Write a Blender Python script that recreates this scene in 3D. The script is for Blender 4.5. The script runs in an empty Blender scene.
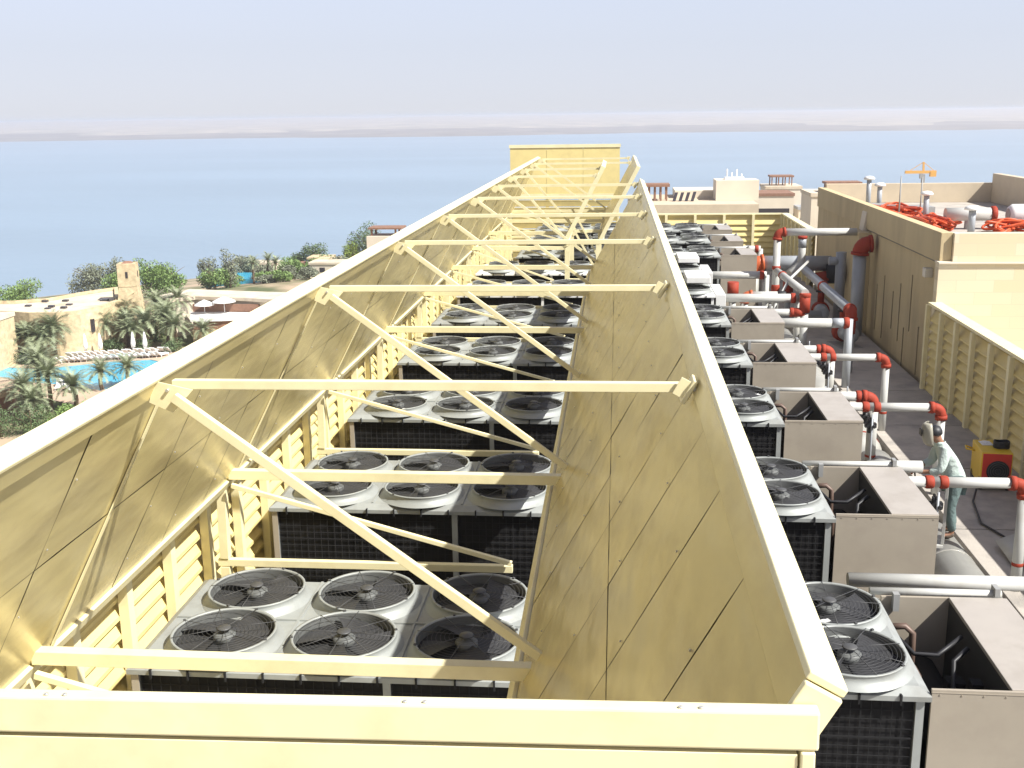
import bpy, bmesh, math, random
from mathutils import Vector, Matrix, Euler
random.seed(7)
R = math.radians
scene = bpy.context.scene
col = scene.collection

# ---------------------------------------------------------------- camera
F_PX, PITCH, YAW, ROLL = 1100.0, R(13.746), R(5.502), R(0.8)
cam_d = bpy.data.cameras.new('camera')
cam_d.sensor_width = 36.0
cam_d.lens = 36.0 * F_PX / 1024.0
cam_d.clip_start = 0.1
cam_d.clip_end = 60000
cam = bpy.data.objects.new('camera', cam_d)
col.objects.link(cam)
fw = Vector((-math.sin(YAW) * math.cos(PITCH), math.cos(YAW) * math.cos(PITCH), -math.sin(PITCH)))
r0 = Vector((math.cos(YAW), math.sin(YAW), 0))
u0 = r0.cross(fw)
rr = r0 * math.cos(ROLL) - u0 * math.sin(ROLL)
uu = u0 * math.cos(ROLL) + r0 * math.sin(ROLL)
m = Matrix((rr, uu, -fw)).transposed().to_4x4()
cam.matrix_world = m
scene.camera = cam

# ---------------------------------------------------------------- sky, sun, exposure
SUN = Vector((1.0, -0.5, 1.22)).normalized()
SUN_EL = math.asin(SUN.z)
world = bpy.data.worlds.new('World')
scene.world = world
world.use_nodes = True
nt = world.node_tree
bg = nt.nodes['Background']
sky = nt.nodes.new('ShaderNodeTexSky')
sky.sky_type = 'NISHITA'
sky.sun_disc = False
sky.sun_elevation = SUN_EL
sky.sun_rotation = math.atan2(SUN.x, SUN.y)
sky.air_density = 0.55
sky.dust_density = 0.5
sky.ozone_density = 1.5
sky.altitude = 0
hs = nt.nodes.new('ShaderNodeHueSaturation')          # dusty desert air: a paler, less saturated sky
hs.inputs['Saturation'].default_value = 0.42
tint = nt.nodes.new('ShaderNodeMix')
tint.data_type = 'RGBA'
tint.blend_type = 'MULTIPLY'
tint.inputs['Factor'].default_value = 1.0
tint.inputs['B'].default_value = (1.0, 0.95, 1.03, 1)
nt.links.new(sky.outputs[0], hs.inputs['Color'])
nt.links.new(hs.outputs[0], tint.inputs['A'])
tcw = nt.nodes.new('ShaderNodeTexCoord')               # dust layer: the lowest degrees of sky fade to an even pale blue-grey
sep = nt.nodes.new('ShaderNodeSeparateXYZ')
nt.links.new(tcw.outputs['Generated'], sep.inputs[0])
mr = nt.nodes.new('ShaderNodeMapRange')
mr.inputs['From Min'].default_value = 0.06
mr.inputs['From Max'].default_value = 0.45
mr.inputs['To Min'].default_value = 0.92
mr.inputs['To Max'].default_value = 0.0
nt.links.new(sep.outputs['Z'], mr.inputs['Value'])
mr2 = nt.nodes.new('ShaderNodeMapRange')
mr2.inputs['From Min'].default_value = 0.0
mr2.inputs['From Max'].default_value = 0.11
nt.links.new(sep.outputs['Z'], mr2.inputs['Value'])
dustc = nt.nodes.new('ShaderNodeMix')
dustc.data_type = 'RGBA'
nt.links.new(mr2.outputs[0], dustc.inputs['Factor'])
dustc.inputs['A'].default_value = (3.5, 3.62, 3.95, 1)
dustc.inputs['B'].default_value = (3.2, 3.58, 4.25, 1)
dmix = nt.nodes.new('ShaderNodeMix')
dmix.data_type = 'RGBA'
nt.links.new(mr.outputs[0], dmix.inputs['Factor'])
nt.links.new(tint.outputs['Result'], dmix.inputs['A'])
nt.links.new(dustc.outputs['Result'], dmix.inputs['B'])
nt.links.new(dmix.outputs['Result'], bg.inputs[0])
bg.inputs[1].default_value = 0.125
sd = bpy.data.lights.new('sun', 'SUN')
sd.energy = 5.0
sd.angle = R(0.55)
sd.color = (1.0, 0.975, 0.915)
so = bpy.data.objects.new('sun', sd)
col.objects.link(so)
so.rotation_euler = SUN.to_track_quat('Z', 'Y').to_euler()
so.location = (60, -30, 80)
scene.view_settings.view_transform = 'Standard'
scene.view_settings.look = 'None'
scene.view_settings.exposure = 0.7
scene.view_settings.gamma = 1.0
scene.view_settings.use_curve_mapping = False
scene.cycles.max_bounces = 6
scene.cycles.diffuse_bounces = 3
scene.cycles.glossy_bounces = 3
scene.cycles.transparent_max_bounces = 6
scene.cycles.volume_bounces = 1
scene.cycles.use_denoising = True

# ---------------------------------------------------------------- materials
def mat(name, base, rough=0.6, metal=0.0, var=0.12, scale=3.0, bump=0.0, bscale=30.0, dirt=None, dscale=1.2, damt=0.35, spec=0.5, stretch=None):
    mt = bpy.data.materials.new(name)
    mt.use_nodes = True
    n, l = mt.node_tree.nodes, mt.node_tree.links
    p = n['Principled BSDF']
    p.inputs['Roughness'].default_value = rough
    p.inputs['Metallic'].default_value = metal
    p.inputs['Specular IOR Level'].default_value = spec
    tc = n.new('ShaderNodeTexCoord')
    oi = n.new('ShaderNodeObjectInfo')
    off = n.new('ShaderNodeVectorMath')
    off.operation = 'MULTIPLY_ADD'
    l.new(oi.outputs['Random'], off.inputs[0])
    off.inputs[1].default_value = (37.0, 91.0, 53.0)
    l.new(tc.outputs['Object'], off.inputs[2])
    vec = off.outputs[0]
    if stretch:
        mp = n.new('ShaderNodeMapping')
        mp.inputs['Scale'].default_value = stretch
        l.new(vec, mp.inputs[0])
        vec = mp.outputs[0]
    no = n.new('ShaderNodeTexNoise')
    no.inputs['Scale'].default_value = scale
    no.inputs['Detail'].default_value = 6
    no.inputs['Roughness'].default_value = 0.6
    l.new(vec, no.inputs['Vector'])
    rp = n.new('ShaderNodeValToRGB')
    rp.color_ramp.elements[0].position = 0.3
    rp.color_ramp.elements[1].position = 0.7
    rp.color_ramp.elements[0].color = [c * (1 - var) for c in base] + [1]
    rp.color_ramp.elements[1].color = [min(1, c * (1 + var)) for c in base] + [1]
    l.new(no.outputs['Fac'], rp.inputs[0])
    out = rp.outputs[0]
    if dirt:
        n2 = n.new('ShaderNodeTexNoise')
        n2.inputs['Scale'].default_value = dscale
        n2.inputs['Detail'].default_value = 8
        n2.inputs['Roughness'].default_value = 0.65
        l.new(vec, n2.inputs['Vector'])
        r2 = n.new('ShaderNodeValToRGB')
        r2.color_ramp.elements[0].position = 0.48
        r2.color_ramp.elements[1].position = 0.68
        r2.color_ramp.elements[0].color = (0, 0, 0, 1)
        r2.color_ramp.elements[1].color = (damt, damt, damt, 1)
        l.new(n2.outputs['Fac'], r2.inputs[0])
        mx = n.new('ShaderNodeMix')
        mx.data_type = 'RGBA'
        l.new(r2.outputs[0], mx.inputs['Factor'])
        l.new(out, mx.inputs['A'])
        mx.inputs['B'].default_value = list(dirt) + [1]
        out = mx.outputs['Result']
    l.new(out, p.inputs['Base Color'])
    if bump:
        n3 = n.new('ShaderNodeTexNoise')
        n3.inputs['Scale'].default_value = bscale
        n3.inputs['Detail'].default_value = 3
        l.new(vec, n3.inputs['Vector'])
        b = n.new('ShaderNodeBump')
        b.inputs['Strength'].default_value = bump
        b.inputs['Distance'].default_value = 0.05
        l.new(n3.outputs['Fac'], b.inputs['Height'])
        l.new(b.outputs[0], p.inputs['Normal'])
    return mt

M = {}
M['cream'] = mat('cream_paint', (0.85, 0.768, 0.47), 0.42, var=0.04, dirt=(0.64, 0.54, 0.29), damt=0.4, dscale=2.2)
M['panel'] = mat('panel_paint', (0.74, 0.62, 0.29), 0.27, metal=0.28, var=0.07, scale=1.6, bump=1.0, bscale=1.5, dirt=(0.5, 0.4, 0.2), dscale=2.0, damt=0.5, stretch=(1, 0.35, 1))
M['gap'] = mat('panel_gap', (0.10, 0.08, 0.045), 0.8)
M['zinc'] = mat('zinc', (0.62, 0.60, 0.55), 0.4, metal=0.6)
M['deck'] = mat('deck_metal', (0.325, 0.34, 0.325), 0.5, metal=0.1, var=0.07, scale=4, dirt=(0.20, 0.195, 0.175), damt=0.6, dscale=1.8)
M['white_metal'] = mat('white_metal', (0.78, 0.78, 0.75), 0.45, var=0.04, dirt=(0.55, 0.53, 0.48), damt=0.3)
M['beige'] = mat('beige_cabinet', (0.36, 0.315, 0.25), 0.5, var=0.04, scale=2, dirt=(0.29, 0.25, 0.20), damt=0.55, dscale=1.6)
M['lid'] = mat('lid_metal', (0.39, 0.355, 0.315), 0.42, var=0.05, dirt=(0.30, 0.265, 0.225), damt=0.6, dscale=2)
M['coil'] = mat('coil_black', (0.016, 0.0155, 0.016), 0.8, var=0.4, scale=3, spec=0.2)
M['wire'] = mat('wire_black', (0.019, 0.019, 0.02), 0.7, spec=0.2)
M['guardwire'] = mat('guard_wire', (0.085, 0.085, 0.085), 0.5, metal=0.2)
M['blade'] = mat('blade_metal', (0.05, 0.05, 0.052), 0.5, metal=0.2, var=0.25)
M['motor'] = mat('motor_grey', (0.30, 0.30, 0.29), 0.5)
M['shroud'] = mat('shroud_metal', (0.31, 0.325, 0.31), 0.48, metal=0.1, var=0.06, dirt=(0.22, 0.215, 0.19), damt=0.5, dscale=2.0)
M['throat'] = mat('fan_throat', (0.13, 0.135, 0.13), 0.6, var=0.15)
M['inner_shade'] = mat('painted_inner_shade', (0.03, 0.03, 0.03), 0.8)  # near-black colour stands for the shade inside fans and open bays
M['pipe'] = mat('pipe_white', (0.50, 0.50, 0.47), 0.5, var=0.04, dirt=(0.40, 0.375, 0.32), damt=0.5, dscale=2.2)
M['pipe_grey'] = mat('pipe_grey', (0.35, 0.37, 0.39), 0.45, metal=0.1, var=0.08)
M['clad'] = mat('insulation_cladding', (0.42, 0.415, 0.38), 0.5, metal=0.15, var=0.1, dirt=(0.3, 0.29, 0.26), damt=0.5)
M['red'] = mat('red_fitting', (0.32, 0.05, 0.028), 0.65, spec=0.2, var=0.1)
M['orange'] = mat('orange_fitting', (0.50, 0.11, 0.035), 0.45, var=0.1)
M['black'] = mat('black_rubber', (0.02, 0.02, 0.022), 0.5)
M['hose'] = mat('orange_hose', (0.60, 0.09, 0.025), 0.5, var=0.15, scale=6)
M['conc'] = mat('roof_concrete', (0.31, 0.30, 0.285), 0.85, var=0.15, scale=1.2, bump=0.2, dirt=(0.14, 0.135, 0.13), damt=0.6)
M['slab'] = mat('slab_concrete', (0.44, 0.40, 0.35), 0.85, var=0.12, scale=1.5, bump=0.2, dirt=(0.22, 0.205, 0.19), damt=0.6)
M['plaster'] = mat('plaster', (0.56, 0.45, 0.26), 0.85, var=0.06, scale=1.0, bump=0.15, dirt=(0.38, 0.30, 0.18), damt=0.5, dscale=0.9, stretch=(1, 1, 0.3))
M['render'] = mat('parapet_render', (0.56, 0.47, 0.34), 0.85, var=0.08, scale=0.8, bump=0.1, dirt=(0.45, 0.37, 0.27), damt=0.4)
M['louver'] = mat('louver_paint', (0.78, 0.645, 0.28), 0.5, var=0.05, dirt=(0.55, 0.42, 0.2), damt=0.3)
M['sand'] = mat('sandstone', (0.58, 0.46, 0.28), 0.9, var=0.28, scale=1.7, bump=0.7, bscale=3, dirt=(0.42, 0.32, 0.19), damt=0.5, dscale=0.6)
M['whitewall'] = mat('pale_wall', (0.70, 0.62, 0.49), 0.85, var=0.06, scale=0.5, dirt=(0.55, 0.47, 0.36), damt=0.3, dscale=0.2)
M['whiteroof'] = mat('white_roof', (0.64, 0.56, 0.43), 0.85, var=0.12, scale=0.5, dirt=(0.5, 0.38, 0.25), damt=0.8, dscale=0.45)
M['brown'] = mat('brown_wood', (0.26, 0.14, 0.09), 0.7, var=0.2)
M['window'] = mat('window_dark', (0.045, 0.04, 0.045), 0.2)
M['white'] = mat('white_cloth', (0.80, 0.79, 0.76), 0.7, var=0.03)
M['leaf_dark'] = mat('leaf_dark', (0.10, 0.15, 0.06), 0.6, var=0.5, scale=1.2)
M['leaf_mid'] = mat('leaf_mid', (0.17, 0.26, 0.075), 0.6, var=0.45, scale=1.2)
M['leaf_grey'] = mat('leaf_grey', (0.20, 0.22, 0.15), 0.6, var=0.4, scale=1.2)
M['leaf_lime'] = mat('leaf_lime', (0.20, 0.27, 0.05), 0.6, var=0.35, scale=1.2)
M['frond'] = mat('palm_frond', (0.25, 0.285, 0.165), 0.5, var=0.35, scale=1.0)
M['bark'] = mat('bark', (0.16, 0.115, 0.07), 0.9, var=0.3, scale=6, bump=0.5)
M['yellow'] = mat('yellow_enamel', (0.75, 0.50, 0.03), 0.4, var=0.06)
M['enamel_red'] = mat('red_enamel', (0.62, 0.05, 0.03), 0.4, var=0.06)
M['skin'] = mat('skin', (0.30, 0.155, 0.095), 0.55, var=0.08)
M['shirt'] = mat('shirt_cloth', (0.50, 0.58, 0.53), 0.85, var=0.12, scale=8, bump=0.5, bscale=14)
M['trouser'] = mat('trouser_cloth', (0.12, 0.17, 0.165), 0.85, var=0.2, scale=8, bump=0.5, bscale=14)
M['helmet'] = mat('helmet_shell', (0.37, 0.35, 0.28), 0.4, var=0.06)
M['glove'] = mat('orange_glove', (0.50, 0.15, 0.05), 0.8, var=0.2, scale=12)
M['crane'] = mat('crane_paint', (0.70, 0.36, 0.05), 0.5, var=0.05)
M['hill'] = mat('hill_rock', (0.38, 0.305, 0.22), 0.95, var=0.5, scale=0.009, dirt=(0.2, 0.19, 0.13), damt=0.7, dscale=0.005)
M['shore'] = mat('far_shore', (0.17, 0.125, 0.085), 0.95, var=0.35, scale=0.01, dirt=(0.35, 0.30, 0.24), damt=0.5, dscale=0.006)

def water_mat(name, base, rough, bump, bscale, stretch=(1, 1, 1)):
    mt = bpy.data.materials.new(name)
    mt.use_nodes = True
    n, l = mt.node_tree.nodes, mt.node_tree.links
    p = n['Principled BSDF']
    p.inputs['Roughness'].default_value = rough
    p.inputs['IOR'].default_value = 1.33
    tc = n.new('ShaderNodeTexCoord')
    mp = n.new('ShaderNodeMapping')
    mp.inputs['Scale'].default_value = stretch
    l.new(tc.outputs['Object'], mp.inputs[0])
    no = n.new('ShaderNodeTexNoise')
    no.inputs['Scale'].default_value = bscale
    no.inputs['Detail'].default_value = 4
    l.new(mp.outputs[0], no.inputs['Vector'])
    b = n.new('ShaderNodeBump')
    b.inputs['Strength'].default_value = bump
    b.inputs['Distance'].default_value = 0.5
    l.new(no.outputs['Fac'], b.inputs['Height'])
    l.new(b.outputs[0], p.inputs['Normal'])
    n2 = n.new('ShaderNodeTexNoise')
    n2.inputs['Scale'].default_value = 0.0035
    n2.inputs['Detail'].default_value = 5
    m2 = n.new('ShaderNodeMapping')
    m2.inputs['Scale'].default_value = (0.5, 2.2, 1)
    l.new(tc.outputs['Object'], m2.inputs[0])
    l.new(m2.outputs[0], n2.inputs['Vector'])
    rp = n.new('ShaderNodeValToRGB')
    rp.color_ramp.elements[0].position = 0.35
    rp.color_ramp.elements[1].position = 0.72
    rp.color_ramp.elements[0].color = [c * 0.95 for c in base] + [1]
    rp.color_ramp.elements[1].color = [c * 1.1 for c in base] + [1]
    l.new(n2.outputs['Fac'], rp.inputs[0])
    l.new(rp.outputs[0], p.inputs['Base Color'])
    return mt
M['sea'] = water_mat('sea_water', (0.225, 0.305, 0.385), 0.4, 0.6, 0.12)
M['pool'] = water_mat('pool_water', (0.06, 0.42, 0.62), 0.08, 0.25, 1.5)

def ground_mat():
    mt = bpy.data.materials.new('dry_ground')
    mt.use_nodes = True
    n, l = mt.node_tree.nodes, mt.node_tree.links
    p = n['Principled BSDF']
    p.inputs['Roughness'].default_value = 0.95
    tc = n.new('ShaderNodeTexCoord')
    no = n.new('ShaderNodeTexNoise')
    no.inputs['Scale'].default_value = 0.07
    no.inputs['Detail'].default_value = 8
    l.new(tc.outputs['Object'], no.inputs['Vector'])
    rp = n.new('ShaderNodeValToRGB')
    rp.color_ramp.elements[0].position = 0.42
    rp.color_ramp.elements[0].color = (0.10, 0.12, 0.045, 1)
    rp.color_ramp.elements[1].position = 0.56
    rp.color_ramp.elements[1].color = (0.46, 0.35, 0.235, 1)
    l.new(no.outputs['Fac'], rp.inputs[0])
    l.new(rp.outputs[0], p.inputs['Base Color'])
    return mt
M['ground'] = ground_mat()

def stone_mat():
    mt = bpy.data.materials.new('cut_stone')
    mt.use_nodes = True
    n, l = mt.node_tree.nodes, mt.node_tree.links
    p = n['Principled BSDF']
    p.inputs['Roughness'].default_value = 0.85
    tc = n.new('ShaderNodeTexCoord')
    mp = n.new('ShaderNodeMapping')
    mp.inputs['Rotation'].default_value = (R(90), 0, 0)
    l.new(tc.outputs['Object'], mp.inputs[0])
    br = n.new('ShaderNodeTexBrick')
    br.inputs['Scale'].default_value = 1.0
    br.inputs['Brick Width'].default_value = 0.9
    br.inputs['Row Height'].default_value = 0.3
    br.inputs['Mortar Size'].default_value = 0.006
    br.inputs['Color1'].default_value = (0.72, 0.60, 0.40, 1)
    br.inputs['Color2'].default_value = (0.76, 0.67, 0.49, 1)
    br.inputs['Mortar'].default_value = (0.66, 0.56, 0.39, 1)
    l.new(mp.outputs[0], br.inputs['Vector'])
    l.new(br.outputs['Color'], p.inputs['Base Color'])
    return mt
M['stone'] = stone_mat()

# ---------------------------------------------------------------- mesh helpers
class MB:
    def __init__(self):
        self.v, self.f, self.s = [], [], []
    def add(self, vs, fs, smooth=False):
        o = len(self.v)
        self.v += [tuple(x) for x in vs]
        self.f += [[i + o for i in f] for f in fs]
        self.s += [smooth] * len(fs)
        return self
    def box(self, x0, x1, y0, y1, z0, z1, mtx=None):
        vs = [Vector((x, y, z)) for x in (x0, x1) for y in (y0, y1) for z in (z0, z1)]
        if mtx is not None:
            vs = [mtx @ v for v in vs]
        return self.add(vs, [(0, 1, 3, 2), (4, 6, 7, 5), (0, 4, 5, 1), (2, 3, 7, 6), (0, 2, 6, 4), (1, 5, 7, 3)])
    def beam(self, a, b, w, h, up=(0, 0, 1)):
        a, b = Vector(a), Vector(b)
        d = (b - a).normalized()
        up = Vector(up)
        s = d.cross(up)
        if s.length < 1e-4:
            s = d.cross(Vector((0, 1, 0)))
        s.normalize()
        u = s.cross(d)
        vs = []
        for p in (a, b):
            for i, j in ((-1, -1), (1, -1), (1, 1), (-1, 1)):
                vs.append(p + s * (i * w / 2) + u * (j * h / 2))
        return self.add(vs, [(0, 1, 2, 3), (7, 6, 5, 4), (0, 4, 5, 1), (1, 5, 6, 2), (2, 6, 7, 3), (3, 7, 4, 0)])
    def tube(self, pts, r, seg=12, cap=True):
        pts = [Vector(p) for p in pts]
        n = len(pts)
        rs = r if isinstance(r, (list, tuple)) else [r] * n
        t0 = (pts[1] - pts[0]).normalized()
        nrm = t0.orthogonal().normalized()
        vs = []
        for i, p in enumerate(pts):
            t = (pts[min(i + 1, n - 1)] - pts[max(i - 1, 0)]).normalized()
            nrm = (nrm - t * nrm.dot(t))
            nrm = nrm.normalized() if nrm.length > 1e-6 else t.orthogonal().normalized()
            bn = t.cross(nrm)
            for k in range(seg):
                a = 2 * math.pi * k / seg
                vs.append(p + (nrm * math.cos(a) + bn * math.sin(a)) * rs[i])
        fs = []
        for i in range(n - 1):
            for k in range(seg):
                k2 = (k + 1) % seg
                fs.append((i * seg + k, i * seg + k2, (i + 1) * seg + k2, (i + 1) * seg + k))
        self.add(vs, fs, True)
        if cap:
            o = len(self.v) - len(vs)
            self.f.append([o + k for k in range(seg)][::-1]); self.s.append(False)
            self.f.append([o + (n - 1) * seg + k for k in range(seg)]); self.s.append(False)
        return self
    def lathe(self, prof, c=(0, 0, 0), seg=32, smooth=True):
        vs = []
        for r, z in prof:
            for k in range(seg):
                a = 2 * math.pi * k / seg
                vs.append((c[0] + r * math.cos(a), c[1] + r * math.sin(a), c[2] + z))
        fs = []
        for i in range(len(prof) - 1):
            for k in range(seg):
                k2 = (k + 1) % seg
                fs.append((i * seg + k, i * seg + k2, (i + 1) * seg + k2, (i + 1) * seg + k))
        return self.add(vs, fs, smooth)
    def prism(self, poly, z0, z1):
        n = len(poly)
        vs = [(x, y, z0) for x, y in poly] + [(x, y, z1) for x, y in poly]
        fs = [tuple(range(n))[::-1], tuple(range(n, 2 * n))]
        fs += [(i, (i + 1) % n, n + (i + 1) % n, n + i) for i in range(n)]
        return self.add(vs, fs)
    def build(self, name, material, parent=None, bevel=0.0, loc=None):
        me = bpy.data.meshes.new(name)
        me.from_pydata(self.v, [], self.f)
        me.polygons.foreach_set('use_smooth', self.s)
        me.materials.append(material)
        bm = bmesh.new(); bm.from_mesh(me)
        bmesh.ops.recalc_face_normals(bm, faces=bm.faces)
        bm.to_mesh(me); bm.free()
        me.update()
        o = bpy.data.objects.new(name, me)
        col.objects.link(o)
        if parent is not None:
            o.parent = parent
        if loc is not None:
            o.location = loc
        if bevel:
            b = o.modifiers.new('bevel', 'BEVEL')
            b.width = bevel; b.segments = 2; b.limit_method = 'ANGLE'; b.angle_limit = R(40)
        return o

def thing(name, label, cat, loc=(0, 0, 0), rz=0.0, group=None):
    o = bpy.data.objects.new(name, None)
    o.empty_display_size = 0.2
    col.objects.link(o)
    o.location = loc
    o.rotation_euler = (0, 0, rz)
    return tag(o, label, cat, group)

def tag(o, label, cat, group=None):
    o['label'] = label
    o['category'] = cat
    if group:
        o['group'] = group
    return o

def structure(o):
    o['kind'] = 'structure'
    return o

def copy_tree(o, parent=None):
    c = o.copy()
    col.objects.link(c)
    if parent is not None:
        c.parent = parent
    for ch in list(o.children):
        copy_tree(ch, c)
    return c

def elbow(a, corner, b, r_bend, n=7):
    a, c, b = Vector(a), Vector(corner), Vector(b)
    d1 = (a - c).normalized(); d2 = (b - c).normalized()
    p1 = c + d1 * r_bend; p2 = c + d2 * r_bend
    return [p1 * (1 - t) ** 2 + c * 2 * t * (1 - t) + p2 * t ** 2 for t in [i / (n - 1) for i in range(n)]]

# ---------------------------------------------------------------- terrain, sea, hills, haze
FLOOR = -7.10
def land_z(x, y):
    s = (x + 160) * (-0.757) + (y - 270) * 0.657
    if s < -150: z = -25.0
    elif s < 0: z = -25.0 - 20.5 * (s + 150) / 150.0
    else: z = -45.5 - min(12.0, s * 0.12)
    return z
def terrain():
    xs = sorted(set([-9000, -5000, -3000, -1600, -1000, -700] + list(range(-500, 701, 25)) + [900, 1300, 2000, 4000, 9000]))
    ys = sorted(set([-2000, -800, -300, -100] + list(range(-50, 851, 25)) + [1000, 1300, 1800, 2600, 4000, 6500, 9500]))
    b = MB()
    vs = [(x, y, land_z(x, y)) for y in ys for x in xs]
    nx = len(xs)
    b.add(vs, [(j * nx + i, j * nx + i + 1, (j + 1) * nx + i + 1, (j + 1) * nx + i) for j in range(len(ys) - 1) for i in range(nx - 1)], True)
    return b.build('ground', M['ground'])
structure(terrain())
structure(MB().add([(-9000, -1000, -45), (9000, -1000, -45), (9000, 9400, -45), (-9000, 9400, -45)], [(0, 1, 2, 3)]).build('sea', M['sea']))

def ridge(name, y0, y1, z0, z1, seed, material, rows=14, wob=60, hv=4, x0=-4200, x1=4600, step=80, rise=lambda t: t):
    rnd = random.Random(seed)
    ph = [(rnd.uniform(0, 6), rnd.uniform(0.0006, 0.006), rnd.uniform(0.3, 1)) for _ in range(9)]
    def nz(x, s=0):
        return sum(a * math.sin(x * f * (1 + 0.13 * s) + p + s) for p, f, a in ph) / 3.0
    n = int((x1 - x0) / step)
    b = MB()
    vs = []
    for j in range(rows + 1):
        t = j / rows
        for i in range(n + 1):
            x = x0 + i * step
            y = y0 + (y1 - y0) * t + wob * nz(x) * (1 - t) + abs(x) * abs(x) * -2.5e-5
            z = z0 + (z1 - z0) * rise(t) + hv * t * (nz(x, 2.0 + j * 0.35) + 0.5 * rnd.uniform(-1, 1))
            vs.append((x, y, z))
    b.add(vs, [(j * (n + 1) + i, j * (n + 1) + i + 1, (j + 1) * (n + 1) + i + 1, (j + 1) * (n + 1) + i) for j in range(rows) for i in range(n)], True)
    return structure(b.build(name, material))
ridge('far_shore', 2380, 3300, -47, -36, 3, M['shore'], rows=8, wob=90, hv=3)
ridge('far_hills', 3200, 7600, -40, -6, 11, M['hill'], rows=18, wob=200, hv=5, rise=lambda t: t ** 0.6)

def haze():
    b = MB().box(-9300, 9300, -2300, 9800, -59.5, 2.5)
    mt = bpy.data.materials.new('haze_air')
    mt.use_nodes = True
    n, l = mt.node_tree.nodes, mt.node_tree.links
    n.remove(n['Principled BSDF'])
    pv = n.new('ShaderNodeVolumePrincipled')
    pv.inputs['Color'].default_value = (0.74, 0.76, 0.83, 1)
    pv.inputs['Density'].default_value = 0.00034
    pv.inputs['Anisotropy'].default_value = 0.2
    l.new(pv.outputs[0], n['Material Output'].inputs['Volume'])
    o = b.build('haze', mt)
    o['kind'] = 'stuff'
    return o
haze()

# ---------------------------------------------------------------- hotel roof
structure(MB().box(-5.6, 22.0, -6.0, 56.0, FLOOR - 0.5, FLOOR).build('roof_floor', M['conc']))
hb = thing('hotel_building', 'sand coloured hotel block that carries the machinery roof', 'building', (0, 0, 0))
MB().box(-5.7, 22.1, -6.1, 56.1, -25.2, FLOOR - 0.51).build('wall', M['plaster'], hb)
for zz in (-11, -14.5, -18, -21.5):
    for i in range(14):
        MB().box(-5.76, -5.69, -4 + i * 4.2, -2.2 + i * 4.2, zz, zz + 1.7).build('window', M['window'], hb)

# raised walkway slabs on the right, split by joints
rw = MB()
ys = [2.0, 6.2, 10.3, 14.4, 18.0, 21.3, 24.4, 27.6, 31.0, 34.6, 38.5, 42.6, 47.0, 52.9]
for a, b_ in zip(ys[:-1], ys[1:]):
    dx = random.uniform(-0.06, 0.06)
    rw.box(5.72 + dx, 7.82, a + 0.02, b_ - 0.02, -6.98, -6.86)
    rw.box(5.75 + dx, 5.85 + dx, a + 0.02, b_ - 0.02, FLOOR + 0.004, -6.985)
structure(rw.build('walkway', M['slab'], bevel=0.01))

# ---------------------------------------------------------------- the sloped screens
P = 4.2
Y0 = 7.0
def fy(k): return Y0 + P * k
RIM_L, RIM_R = (-3.10, -1.70), (0.60, -1.64)
BOT_L, BOT_R = (-4.24, -3.86), (-0.66, -3.92)

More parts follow.
